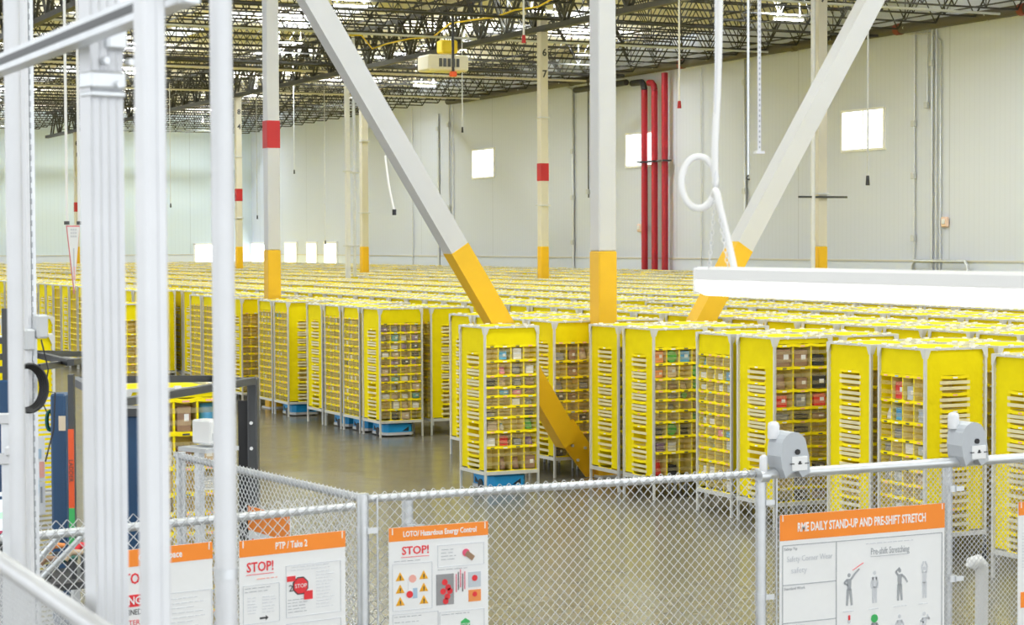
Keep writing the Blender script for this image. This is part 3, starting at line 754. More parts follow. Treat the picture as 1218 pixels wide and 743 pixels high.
def fill(pkey, phrase, face, wi, ncol, picks, rr, prob, palette, maxn=999, small=False, skiprows=()):
    """face 'w' = wide bins turned to the camera side, bins counted from the wall-lane side"""
    t = PODS[pkey]; base = t.location; rz = t.rotation_euler.z; lv = WIDE[wi]; cw = 2 * E2 / ncol; n = 0
    for r_ in range(1, len(lv) - 1):
        for c in range(ncol):
            pick = picks.get((r_, c))
            if pick is None:
                if rr.random() > prob or n >= maxn: continue
                pick = (rr.choice(('carton', 'pouch', 'stack', 'carton')) if not small else rr.choice(('bottle', 'pouch', 'carton')), rr.choice(palette))
            kind, colr = pick; hgt = (fz(lv[r_]) - fz(lv[r_ + 1])) - .05
            m = GM[colr]; w_ = cw * rr.uniform(.55, .8) if not small else cw * rr.uniform(.45, .8); h_ = max(.05, hgt * rr.uniform(.55, .95)); d_ = .2
            if kind == 'carton': mb = item_carton(w_, d_, h_, m); nm = 'product_carton'
            elif kind == 'pouch': mb = item_pouch(w_, d_ * .8, h_, m); nm = 'product_pouch'
            elif kind == 'bottle': mb = item_bottle(min(w_ / 2, .04), h_, m); nm = 'product_bottle'
            elif kind == 'tub': mb = item_tub(min(cw * .4, hgt * .5), .18, m); nm = 'product_tub'
            else: mb = item_stack(w_, d_, h_ * .8, m); nm = 'product_bundle'
            xl = -E2 + cw * (c + .5) + rr.uniform(-.02, .02); yl = -E2 + .03 + d_ / 2
            if rz: xw, yw = base.x + yl, base.y - xl
            else: xw, yw = base.x + xl, base.y + yl
            o = mb.build(nm); o.location = (xw, yw, fz(lv[r_ + 1]) + .001); o.rotation_euler = (0, 0, (-PI / 2 if rz else 0) + rr.uniform(-.06, .06))
            tag(o, '%s %s, %s shelf down, %s bin across, in %s' % (colr, nm.split('_')[1], ORD[r_ - 1] if r_ > 1 else 'first', CNAME[c] if ncol == 4 or c < 2 else 'last', phrase), nm.split('_')[1], 'goods in the ' + phrase); n += 1; nitem[0] += 1
PHR = {(c, k_): ph for c, k_, _, _, _, _, _, ph in DET}; PHR.update({e[0]: e[-1] for e in EXTRA})
rr = random.Random(4)
fill('A', PHR['A'], 'w', 0, 4, {(1, 1): ('carton', 'blue'), (1, 2): ('carton', 'white'), (2, 1): ('pouch', 'pink'), (2, 2): ('pouch', 'grey'), (2, 3): ('carton', 'white'), (3, 0): ('stack', 'dark'), (3, 1): ('pouch', 'tan'), (3, 2): ('stack', 'grey'), (3, 3): ('stack', 'brown'), (4, 2): ('carton', 'pink'), (4, 1): ('carton', 'blue'),
     (5, 2): ('carton', 'white'), (5, 3): ('pouch', 'grey'), (6, 0): ('stack', 'grey'), (6, 3): ('stack', 'dark'), (7, 0): ('stack', 'tan'), (7, 1): ('bottle', 'white'), (7, 3): ('pouch', 'green'), (8, 0): ('carton', 'white'), (8, 1): ('stack', 'red'), (8, 2): ('stack', 'grey'), (8, 3): ('pouch', 'purple'), (9, 1): ('pouch', 'brown'), (9, 2): ('pouch', 'brown'), (9, 3): ('carton', 'brown')}, rr, .12, ('grey', 'tan', 'brown'))
fill((0, 6), PHR[(0, 6)], 'w', 0, 4, {(1, 0): ('carton', 'orange'), (1, 1): ('tub', 'green'), (1, 2): ('carton', 'blue'), (2, 0): ('carton', 'orange'), (2, 3): ('tub', 'green'), (3, 1): ('stack', 'brown'), (3, 2): ('pouch', 'tan'), (3, 3): ('tub', 'green'), (4, 2): ('tub', 'green'), (4, 1): ('stack', 'grey'), (6, 3): ('pouch', 'green'), (7, 0): ('stack', 'dark'), (7, 1): ('tub', 'green'), (7, 2): ('stack', 'dark'), (8, 0): ('stack', 'purple'), (9, 0): ('pouch', 'red'), (9, 1): ('stack', 'dark')}, rr, .25, ('grey', 'brown', 'tan', 'white'))
fill((0, 9), PHR[(0, 9)], 'w', 2, 4, {(1, 0): ('stack', 'grey'), (1, 1): ('carton', 'brown'), (2, 1): ('carton', 'brown'), (3, 0): ('pouch', 'grey')}, rr, .6, ('brown', 'grey', 'dark', 'tan'), 22)
fill((0, 3), PHR[(0, 3)], 'w', 3, 3, {(1, 0): ('carton', 'brown'), (1, 1): ('carton', 'brown'), (2, 0): ('pouch', 'brown'), (2, 1): ('carton', 'brown'), (2, 2): ('carton', 'dark'), (3, 0): ('carton', 'red'), (3, 1): ('carton', 'grey'), (3, 2): ('carton', 'red'), (4, 1): ('stack', 'dark'), (4, 2): ('carton', 'brown')}, rr, .7, ('brown', 'grey', 'tan', 'dark'))
fill((0, 0), PHR[(0, 0)], 'w', 2, 4, {(1, 1): ('carton', 'red'), (1, 2): ('carton', 'silver'), (2, 1): ('stack', 'blue'), (2, 3): ('stack', 'silver'), (3, 1): ('stack', 'grey'), (4, 0): ('stack', 'grey'), (4, 3): ('carton', 'silver'), (5, 1): ('pouch', 'blue')}, rr, .5, ('grey', 'white', 'silver', 'tan'), 24)
fill((0, 4), PHR[(0, 4)], 'w', 1, 4, {}, rr, .85, ('white', 'silver', 'blue', 'white', 'tan', 'pink'), 44, True)
fill((0, 16), PHR[(0, 16)], 'w', 1, 4, {(1, 1): ('pouch', 'grey'), (1, 3): ('pouch', 'tan'), (2, 0): ('pouch', 'grey'), (2, 1): ('carton', 'teal')}, rr, .68, ('grey', 'dark', 'tan', 'teal', 'white', 'purple'), 34)
fill((0, 17), PHR[(0, 17)], 'w', 4, 4, {}, rr, .85, ('white', 'silver', 'white', 'tan', 'white', 'dark'), 46, True)
fill((0, 18), PHR[(0, 18)], 'w', 4, 4, {}, rr, .8, ('white', 'silver', 'white', 'tan', 'white', 'red', 'dark'), 44, True)
fill((0, 21), PHR[(0, 21)], 'w', 4, 4, {(1, 0): ('carton', 'blue'), (1, 1): ('carton', 'blue')}, rr, .75, ('white', 'silver', 'white', 'tan'), 38, True)
fill((0, 22), PHR[(0, 22)], 'w', 4, 4, {(1, 0): ('carton', 'white'), (1, 1): ('carton', 'white'), (1, 2): ('carton', 'white'), (2, 0): ('carton', 'white'), (2, 1): ('carton', 'white')}, rr, .75, ('white', 'silver', 'white', 'tan'), 38, True)
fill('S', PHR['S'], 'w', 3, 4, {(1, 0): ('pouch', 'tan'), (1, 1): ('carton', 'brown'), (1, 2): ('carton', 'brown'), (1, 3): ('pouch', 'blue')}, rr, .5, ('brown', 'tan', 'white'), 12)
print('goods', nitem[0])

# ------------------------------------------------------------------ drive robots
def robot(x, y, rz, label):
    t = thing('drive_robot', label, 'robot', (x, y, 0), rz)
    a = MB(); w_, l_ = .33, .38
    pro = [(-w_ + .08, -l_), (w_ - .08, -l_), (w_, -l_ + .1), (w_, l_ - .1), (w_ - .08, l_), (-w_ + .08, l_), (-w_, l_ - .1), (-w_, -l_ + .1)]
    a.prism([(x_, y_, .09) for x_, y_ in pro], (0, 0, .16), BLUE); a.prism([(x_ * .8, y_ * .8, .25) for x_, y_ in pro], (0, 0, .02), BLUE); a.build('chassis', t)
    a = MB(); a.prism([(x_ * 1.04, y_ * 1.04, .03) for x_, y_ in pro], (0, 0, .055), GRYB); a.build('bumper', t)
    for s_ in (-1, 1):
        a = MB(); a.tube([(s_ * .29, 0, .09), (s_ * .345, 0, .09)], .09, BLK, 14); a.build('wheel', t)
        if s_ < 0: continue
        a = MB(); a.prism([(s_ * .05, -l_ - .004, .11), (s_ * .2, -l_ - .004, .11), (s_ * .2, -l_ - .004, .2)], (0, .004, 0), BLK); a.build('sensor_window', t)
        a = MB(); a.prism([(-w_ - .004, s_ * .05, .11), (-w_ - .004, s_ * .22, .11), (-w_ - .004, s_ * .22, .2)], (.004, 0, 0), BLK); a.build('sensor_window', t)
    a = MB(); a.tube([(0, 0, .27), (0, 0, .31)], .2, DGR, 20); a.build('lift_plate', t)
for key, lab in (('A', 'blue drive robot carrying the lone pod in the lane'), ((0, 12), 'blue drive robot under the pod behind the lone pod'), ((0, 16), 'blue drive robot under the lane corner pod'), ((0, 17), 'blue drive robot under the small-bin pod beside the lane corner pod'), ((0, 18), 'blue drive robot under the second small-bin pod along the lane'), ((0, 21), 'blue drive robot at the gap below the white banded column')):
    l_ = PODS[key].location; robot(l_.x, l_.y, 0, lab)

# ------------------------------------------------------------------ fences
def chain_link(w_, h_, p_, r_, knuckle=.0):
    """woven diamond mesh in the local xz plane"""
    m = MB(); n = int(w_ / p_); nz = int(h_ / p_); s3 = [(math.cos(a), math.sin(a)) for a in (0, 2.094, 4.189)]
    k = m.mi(WIRE)
    for i in range(n):
        b0 = len(m.v)
        for j in range(nz + 1):
            x = p_ * (i + (i + j) % 2); z = h_ - j * p_ + knuckle; y = .5 * r_ * (1 if (i + j) % 2 else -1)
            for cx, cy in s3: m.v.append((x + cx * r_, y + cy * r_, z))
        for j in range(nz):
            a = b0 + j * 3
            for q in range(3): m.f.append((a + q, a + (q + 1) % 3, a + 3 + (q + 1) % 3, a + 3 + q)); m.m.append(k); m.sm.append(True)
    return m
FV, FZ = 10.0, 2.62
def post(t, x, y, z, r_=.033, name='post', cap=True):
    a = MB(); a.tube([(x, y, 0), (x, y, z)], r_, GALV, 14); o = a.build(name, t)
    if cap:
        a = MB(); a.tube([(x, y, z), (x, y, z + .03), (x, y, z + .055), (x, y, z + .065)], [r_ * 1.15, r_ * 1.15, r_ * .8, r_ * .2], GALV, 14); a.build('post_cap', t)
    return o
def fence_line(label, p, q, z, cells_p, r_, posts, knuckle=.03, rail_r=.024, name='chain_link_fence', extra_rail=(), rail_y=.03):
    p, q = Vector(p), Vector(q); d = q - p; L = math.hypot(d.x, d.y); a_ = math.atan2(d.y, d.x)
    t = thing(name, label, 'fence', (p.x, p.y, 0), a_)
    o = chain_link(L, z, cells_p, r_, knuckle).build('chain_link_mesh', t)
    b_ = MB(); b_.tube([(0, rail_y, z - .01), (L, rail_y, z - .01)], rail_r, GALV, 12); b_.build('top_rail', t)
    for x in posts:
        post(t, x, .03 + r_ * 0 + .035 * (x > .2), z + (.02 if x < .2 else -.03), cap=False)
        for zz in (z - .18, z - .75, 1.2):
            c = MB(); c.tube([(x, .03, zz - .02), (x, .03, zz + .02)], .038, GALV, 12); c.box((x + .04, -.005, zz), (.06, .02, .03), GALV); c.build('tension_band', t)
    for x in extra_rail:
        c = MB(); c.tube([(x, -.006, .1), (x, -.006, z)], .006, GALV, 6); c.build('tension_bar', t)
    return t
def fu(x): return at_v(x, 600, FV).x
uc = fu(434)
fence_line('galvanised chain-link fence bay carrying the energy control poster', (uc, FV, 0), (fu(902), FV, 0), FZ, .029, .0036, [0.0, fu(490) - uc], .03, .022, extra_rail=(.07,))
ur = fu(906)
fence_line('fine-mesh chain-link bay carrying the stretching poster', (ur, FV - .02, 0), (fu(1300), FV - .02, 0), FZ + .0, .018, .0028, [0.0, fu(1132) - ur], -.02, .03, extra_rail=(.09,), rail_y=-.012)
pl0 = at_z(-30, 642.5, 2.6); pl1 = at_z(424, 600.5, 2.6)
fence_line('chain-link bay behind the two warning posters, reaching the corner post', pl0, pl1, 2.6, .029, .0036, [], .06, .022, extra_rail=())
pr0 = at_z(205, 540, 2.56); pr1 = at_z(432, 592.5, 2.56)
fence_line('chain-link fence running away from the corner post toward the station', pr0, pr1, 2.56, .027, .0034, [.08], .03, .024)

# reels on the fence
def reel(x, label):
    p0 = at_v(x, 552, FV - .05); t = thing('barrier_reel', label, 'reel', (p0.x, FV - .04, FZ + .0))
    n = 10; pts = [(-.085, 0, .03), (-.095, 0, .1)] + [(-.09 * math.cos(PI * i / n), 0, .15 + .095 * math.sin(PI * i / n)) for i in range(n + 1)] + [(.105, 0, .1), (.115, 0, .0), (.06, 0, -.03), (.03, 0, .01), (-.03, 0, .0), (-.06, 0, -.03)]
    a = MB(); a.prism([(x_, -.08, z_) for x_, y_, z_ in pts], (0, .15, 0), REEL); a.build('housing', t)
    a = MB(); a.box((.035, -.084, .055), (.11, .006, .085), WHT, bev=.002); a.build('label_plate', t)
    a = MB(); 
    for q in (-.02, .035, .085): a.box((q, -.088, .055), (.028, .003, .006), INK)
    a.box((.035, -.088, .06), (.014, .003, .02), INK); a.build('label_print', t)
    a = MB(); a.tube([(.02, -.081, .125), (.02, -.09, .125)], .017, BLK, 10); a.build('belt_slot', t)
    a = MB(); a.tube([(-.075, .03, .2), (-.075, .03, .275), (-.075, .03, .295), (-.075, .03, .303)], [.036, .036, .03, .012], GALVL, 14); a.build('post_cap', t)
reel(937, 'grey barrier reel clamped to the fence rail beside the tall fence post')
reel(1150, 'grey barrier reel clamped to the fence rail above the white capped pipe')
# steel sleeve above the fence post
t = thing('post_sleeve', 'domed steel pole end standing just above the fence corner rail', 'post cap', (fu(905), FV - .03, FZ + .0))
a = MB(); a.tube([(0, 0, 0), (0, 0, .085), (0, 0, .1), (0, 0, .108)], [.026, .026, .022, .008], GALVL, 14); a.build('sleeve', t)
a = MB(); a.tube([(-.03, 0, -.02), (.03, 0, -.02)], .036, GALV, 14); a.build('rail_end', t)
# white capped pipe beyond the fence
pa = at_v(1168, 672, FV + .35)
t = thing('white_pipe', 'white plastic pipe with a bent cap standing behind the mesh', 'pipe', (pa.x, pa.y, 0))
a = MB(); a.tube([(-.02, 0, 0), (0, 0, pa.z - .03)], .042, WHP, 14); a.build('pipe', t)
a = MB(); a.tube([(0, 0, pa.z - .05), (-.005, 0, pa.z), (-.035, 0, pa.z + .03), (-.085, 0, pa.z + .02), (-.1, 0, pa.z - .01)], [.044, .046, .046, .044, .03], WHP, 14); a.build('cap', t)
a = MB(); a.tube([(-.01, -.02, pa.z + .05), (.0, -.03, pa.z + .18), (.02, -.0, pa.z + .2), (.03, .0, pa.z + .03)], .008, BLK, 6); a.build('tie', t)

# ------------------------------------------------------------------ posters
def poster_base(name, label, x0, x1, ztop, h_, band, y=FV - .045):
    t = thing(name + '_sign', label, 'poster', (x0, y, ztop)); w_ = x1 - x0
    a = MB(); a.box((w_ / 2, 0, -h_ / 2), (w_, .008, h_), WHT); a.build('board', t)
    a = MB(); a.box((w_ / 2, -.005, -band / 2), (w_, .003, band), ORAN); a.build('header_band', t)
    for x in (.02, w_ - .02):
        a = MB(); a.box((x, -.007, -.02), (.006, .004, .035), WHP); a.build('cable_tie', t)
    return t, w_
def lines(t, x, z, w_, n, dz, m=INKL, th=.004, name='print_lines', ragged=True, seed=1):
    a = MB(); r_ = random.Random(seed)
    for i in range(n):
        ww = w_ * (r_.uniform(.7, 1) if ragged else 1); xx = x
        while xx < x + ww - .01:
            l_ = r_.uniform(.015, .05); l_ = min(l_, x + ww - xx); a.box((xx + l_ / 2, -.0055, z - i * dz), (l_, .002, th), m); xx += l_ + .008
    a.build(name, t)
def frame_box(t, x, z, w_, h_, m=INKG, th=.004, name='print_border'):
    a = MB()
    for zz in (z, z - h_): a.box((x + w_ / 2, -.0055, zz), (w_, .002, th), m)
    for xx in (x, x + w_): a.box((xx, -.0055, z - h_ / 2), (th, .002, h_), m)
    a.build(name, t)
def plate(t, x, z, w_, h_, m, name='picture', y=-.006):
    a = MB(); a.box((x + w_ / 2, y, z - h_ / 2), (w_, .003, h_), m); return a.build(name, t)
# stretching poster
pa, pb = at_v(927, 612, FV - .045), at_v(1123, 598.5, FV - .045)
t, w_ = poster_base('stretch_poster', 'large orange-headed poster about daily stand-up and stretching on the fence', pa.x, pb.x, (pa.z + pb.z) / 2, 1.05, .155)
text_on(t, 'RME DAILY STAND-UP AND PRE-SHIFT STRETCH', .125, -.105, .075, WHT, bold=.0018, y=-.0068, name='title_lettering', width=.955)
frame_box(t, .02, -.185, w_ - .04, .84, INKG, .005)
a = MB(); a.box((.41, -.0055, -.6), (.005, .002, .83), INKG)
for z in (-.425, -.655, -.9): a.box((.215, -.0055, z), (.39, .002, .005), INKG)
a.build('table_rule', t)
text_on(t, 'Pre-shift Stretching', .665, -.285, .06, INKG, name='subtitle_lettering', width=.29)
a = MB(); a.box((.81, -.0055, -.297), (.29, .002, .003), INKG); a.build('underline', t)
lines(t, .63, -.215, .36, 1, .02, INKL, .005, ragged=False)
for x, z, tx in ((.03, -.215, 'Safety Tip'), (.03, -.455, 'Standard Work'), (.03, -.685, 'Success Stories')): text_on(t, tx, x, z, .024, INKG, name='row_lettering')
text_on(t, 'Safety Corner Wear', .05, -.285, .05, INKL, name='handwriting', width=.33); text_on(t, 'safety', .08, -.355, .05, INKL, name='handwriting')
text_on(t, 'Did you see one clean', .03, -.79, .045, INKM, name='handwriting', width=.30); text_on(t, 'and safe?', .1, -.845, .042, INKM, name='handwriting', width=.13); text_on(t, 'yes!', .25, -.845, .042, GRN, name='handwriting')
def figure(t, x, z, s_, pose, m=INKG):
    a = MB(); y = -.006
    def limb(p, q, r0, r1):
        dx, dz = q[0] - p[0], q[1] - p[1]; L = math.hypot(dx, dz); nx, nz = -dz / L, dx / L
        a.prism([(x + (p[0] + nx * r0) * s_, y, z + (p[1] + nz * r0) * s_), (x + (p[0] - nx * r0) * s_, y, z + (p[1] - nz * r0) * s_), (x + (q[0] - nx * r1) * s_, y, z + (q[1] - nz * r1) * s_), (x + (q[0] + nx * r1) * s_, y, z + (q[1] + nz * r1) * s_)], (0, .002, 0), m)
    la, ra, lf, rf = pose
    limb((0, .82), (0, .48), .085, .07); limb((-.04, .5), lf, .05, .035); limb((.04, .5), rf, .05, .035)
    limb((-.07, .8), la[0], .035, .03); limb(la[0], la[1], .03, .025); limb((.07, .8), ra[0], .035, .03); limb(ra[0], ra[1], .03, .025)
    a.prism([(x + .055 * s_ * math.cos(i * PI / 5), y, z + (.93 + .065 * math.sin(i * PI / 5)) * s_) for i in range(10)], (0, .002, 0), m)
    a.build('figure_drawing', t)
PO = [(((-.18, .7), (-.05, .62)), ((.2, .95), (.38, 1.1)), (-.08, 0), (.1, 0)), (((-.12, .6), (-.1, .45)), ((.12, .6), (.1, .45)), (-.05, 0), (.05, 0)),
      (((-.15, .9), (0, 1.02)), ((.2, .7), (.3, .55)), (-.06, 0), (.08, 0)), (((-.1, 1.0), (-.03, 1.15)), ((.1, 1.0), (.03, 1.15)), (-.05, 0), (.05, 0)),
      (((-.2, .8), (-.38, .75)), ((.15, .65), (.08, .5)), (-.1, 0), (.12, .02)), (((-.17, .65), (-.05, .6)), ((.17, .65), (.05, .6)), (-.1, 0), (.08, 0)),
      (((-.15, .68), (-.12, .5)), ((.15, .68), (.14, .52)), (-.14, 0), (.16, 0)), (((-.16, .7), (-.02, .66)), ((.2, .75), (.1, .9)), (-.06, 0), (.12, .1))]
for i, ps in enumerate(PO):
    figure(t, .505 + (i % 4) * .19, (-.585 if i < 4 else -.87), .2, ps, (INKG, INKL, INKG, INKL, INKL, INKG, INKL, INKL)[i])
    lines(t, .46 + (i % 4) * .19, (-.62 if i < 4 else -.90), .1, 1, .01, INKL, .004, 'caption_lines', seed=i)
a = MB(); a.tube([(.693, -.007, -.68), (.693, -.0085, -.68)], .026, GRN, 12); a.build('green_scribble', t)
a = MB(); a.bar((.53, -.007, -.37), (.61, -.007, -.33), .003, .003, INKR); a.box((.505, -.007, -.66), (.014, .002, .03), INKR); a.bar((.56, -.007, -.84), (.62, -.007, -.86), .003, .004, INKR); a.build('red_scribble', t)
plate(t, .8, -.955, .09, .06, STB, 'blue_drawing'); plate(t, 1.05, -.95, .05, .07, STP, 'red_drawing')
# energy control poster
pa, pb = at_v(462, 627.8, FV - .045), at_v(580, 619.7, FV - .045)
t, w_ = poster_base('energy_poster', 'orange-headed energy control poster with amber warning triangles on the fence', pa.x, pb.x, (pa.z + pb.z) / 2, .84, .075)
text_on(t, 'LOTO/ Hazardous Energy Control', .083, -.052, .042, WHT, bold=.0012, y=-.0068, name='title_lettering', width=.44)
text_on(t, 'STOP!', .075, -.15, .062, INKR, bold=.0012, name='stop_lettering', width=.16)
a = MB(); a.box((.155, -.0055, -.165), (.165, .002, .003), INKR); a.build('underline', t)
frame_box(t, .29, -.115, .28, .12, INKL, .003); lines(t, .31, -.14, .1, 4, .018, INKG, .003)
a = MB(); a.tube([(.46, -.007, -.165), (.46, -.009, -.165)], .022, INKM, 10); a.bar((.46, -.008, -.165), (.505, -.008, -.2), .003, .03, GM['brown']); a.build('picture', t)
frame_box(t, .02, -.2, .235, .255, INKL, .003); lines(t, .03, -.185, .2, 1, .01, INKG, .003, seed=3)
for i in range(6):
    x, z = (.065, .205)[i % 2], -.27 - (i // 2) * .068
    a = MB(); a.prism([(x - .026, -.006, z - .022), (x + .026, -.006, z - .022), (x, -.006, z + .026)], (0, .002, 0), WARN); a.prism([(x - .026 + .009, -.0075, z - .016), (x + .017, -.0075, z - .016), (x, -.0075, z + .014)], (0, .001, 0), WARN)
    a.box((x, -.0085, z - .003), (.006, .002, .018), INK); a.box((x, -.0085, z - .017), (.006, .002, .004), INK); a.build('warning_triangle', t)
a = MB(); a.tube([(.138, -.007, -.285), (.138, -.009, -.285)], .022, STP, 10); a.box((.135, -.007, -.335), (.045, .002, .07), WHT); a.tube([(.12, -.008, -.37), (.12, -.009, -.37)], .02, INKR, 10); a.box((.152, -.008, -.365), (.026, .002, .055), STB); a.build('picture', t)
lines(t, .29, -.25, .2, 1, .01, INKG, .003, seed=5)
for x, z, ww, hh, m in ((.28, -.275, .105, .17, GM['grey']), (.475, -.275, .075, .085, GM['silver']), (.475, -.375, .075, .065, GM['orange'])): plate(t, x, z, ww, hh, m, 'photo_print')
a = MB()
for x, z in ((.33, -.32), (.35, -.35), (.32, -.37), (.345, -.40), (.36, -.37), (.335, -.425), (.512, -.31)): a.tube([(x, -.0078, z), (x, -.0088, z)], .018, INKR, 8)
for i in range(5): a.box((.4 + i * .013, -.0075, -.33 + .012 * (i % 3)), (.004, .002, .1), INK if i % 2 else INKM)
a.tube([(.512, -.0078, -.40), (.512, -.0088, -.40)], .015, INKR, 8); a.build('photo_detail', t)
frame_box(t, .02, -.475, .27, .3, INKL, .003); lines(t, .03, -.49, .2, 3, .03, INKG, .003, seed=7); frame_box(t, .3, -.485, .27, .3, INKL, .003); lines(t, .31, -.5, .22, 1, .03, INKG, .003, seed=8)
a = MB(); a.prism([(.455 + .032 * math.cos(i * PI / 3 + PI / 6), -.006, -.565 + .036 * math.sin(i * PI / 3 + PI / 6)) for i in range(6)], (0, .003, 0), GRN); a.build('green_badge', t)
text_on(t, 'STOP', .455, -.572, .022, WHT, 'CENTER', y=-.0075, name='badge_lettering')
for x in (.06, .23): plate(t, x, -.6, .03, .025, WARN, 'amber_mark')
# left fence: the two warning posters hang parallel to that bay
ang = math.atan2(pl1.y - pl0.y, pl1.x - pl0.x)
def on_bay(x, y, off=.05):
    n = Vector((math.sin(ang), -math.cos(ang), 0)); p0 = pl0 + n * off; r_ = ray(x, y); o_ = Vector((0, 0, HC))
    k = (p0 - o_).dot(n) / r_.dot(n); return o_ + r_ * k
def bay_poster(name, label, xa, ya, xb, yb, h_, band):
    p0, q0 = on_bay(xa, ya), on_bay(xb, yb); L = math.hypot(q0.x - p0.x, q0.y - p0.y)
    t, w_ = poster_base(name, label, 0, L, 0, h_, band); t.location = (p0.x, p0.y, (p0.z + q0.z) / 2); t.rotation_euler = (0, 0, ang); return t, w_
t, w_ = bay_poster('take_two_poster', 'orange-headed warning poster with red octagon badge, beside the corner post', 284, 642, 410, 632, .9, .085)
text_on(t, 'PTP / Take 2', w_ * .33, -.06, .05, WHT, bold=.0012, y=-.0068, name='title_lettering', width=w_ * .3)
text_on(t, 'STOP!', .04, -.165, .07, INKR, bold=.0012, name='stop_lettering', width=.155)
a = MB(); a.box((.118, -.0055, -.18), (.16, .002, .003), INKR); a.build('underline', t)
lines(t, .1, -.205, .12, 1, .01, STP, .005, seed=2); frame_box(t, .02, -.235, .21, .2, INKL, .003); lines(t, .03, -.25, .19, 2, .018, INKG, .003, seed=3)
lines(t, .045, -.30, .06, 6, .016, INKL, .003, seed=4); lines(t, .13, -.30, .08, 6, .016, INKL, .003, seed=5)
a = MB(); a.prism([(.115, -.006, -.405), (.15, -.006, -.405), (.15, -.006, -.397), (.165, -.006, -.41), (.15, -.006, -.423), (.15, -.006, -.415), (.115, -.006, -.415)], (0, .002, 0), INK); a.build('arrow_print', t)
frame_box(t, .27, -.155, w_ - .3, .27, INKL, .003); lines(t, .3, -.165, .25, 2, .016, INKL, .003, seed=6)
a = MB(); a.prism([(.355 + .05 * math.cos(i * PI / 4 + PI / 8), -.006, -.265 + .05 * math.sin(i * PI / 4 + PI / 8)) for i in range(8)], (0, .002, 0), INK); a.prism([(.355 + .043 * math.cos(i * PI / 4 + PI / 8), -.008, -.265 + .043 * math.sin(i * PI / 4 + PI / 8)) for i in range(8)], (0, .002, 0), INKR); a.build('octagon_badge', t)
text_on(t, 'STOP', .355, -.275, .03, WHT, 'CENTER', y=-.0092, name='badge_lettering'); text_on(t, '2', .285, -.29, .05, INK, y=-.007, name='numeral_lettering')
plate(t, .275, -.21, .05, .028, INKR, 'red_flag'); plate(t, .375, -.295, .05, .045, INKR, 'red_flag', -.0085)
lines(t, .28, -.335, .14, 5, .016, INKG, .003, seed=7); lines(t, .45, -.20, .12, 12, .017, INKL, .003, seed=8); frame_box(t, .02, -.48, .21, .3, INKL, .003); frame_box(t, .27, -.46, w_ - .3, .3, INKL, .003); lines(t, .3, -.5, .24, 3, .02, INKL, .003, seed=9)
t, w_ = bay_poster('confined_space_poster', 'orange-headed danger poster partly hidden by the thick steel posts', 128, 655, 252, 645, .9, .085)
text_on(t, 'Confined Space', w_ * .28, -.06, .05, WHT, bold=.0012, y=-.0068, name='title_lettering', width=w_ * .42)
text_on(t, 'STOP!', .05, -.17, .075, INKR, bold=.0014, name='stop_lettering', width=.16)
plate(t, .03, -.225, .2, .06, INKR, 'danger_bar'); text_on(t, 'DANGER', .035, -.272, .055, WHT, bold=.001, y=-.0085, name='danger_lettering', width=.19)
text_on(t, 'CONFINED SPACE', .02, -.325, .04, INK, name='danger_lettering', width=.25); text_on(t, 'ENTER BY', .06, -.375, .035, INKR, name='danger_lettering'); text_on(t, 'PERMIT ONLY', .03, -.41, .035, INKR, name='danger_lettering')
frame_box(t, .29, -.24, .27, .2, INKL, .003); lines(t, .31, -.27, .22, 7, .024, INKL, .003, seed=4); frame_box(t, .29, -.48, .27, .2, INKL, .003); lines(t, .31, -.5, .22, 5, .024, INKL, .003, seed=6)
# poster at the frame edge, further along the stretching bay
pa = at_v(1211, 597, FV - .06)
t, w_ = poster_base('edge_poster', 'poster corner with orange head beside the picture edge, past the white pipe', pa.x, pa.x + .6, pa.z, .84, .085, FV - .06)
lines(t, .03, -.2, .3, 12, .02, INKL, .003, seed=12); plate(t, .02, -.58, .1, .1, ORAN, 'photo_print')
# poster on the receding fence
pn = at_z(297, 600, 2.35); L3 = math.atan2(pr1.y - pr0.y, pr1.x - pr0.x)
t, w_ = poster_base('receding_poster', 'small orange-headed poster on the receding fence, seen through mesh', 0, .6, 0, .6, .15)
nn = Vector((math.sin(L3), -math.cos(L3), 0)); o_ = Vector((0, 0, HC)); p0 = pr0 + nn * .06
rr_ = ray(296, 601); pn = o_ + rr_ * ((p0 - o_).dot(nn) / rr_.dot(nn))
t.location = pn; t.rotation_euler = (0, 0, L3); text_on(t, 'STOP', .05, -.26, .09, INKR, name='stop_lettering'); lines(t, .04, -.32, .4, 5, .04, INKL, .006, seed=3)

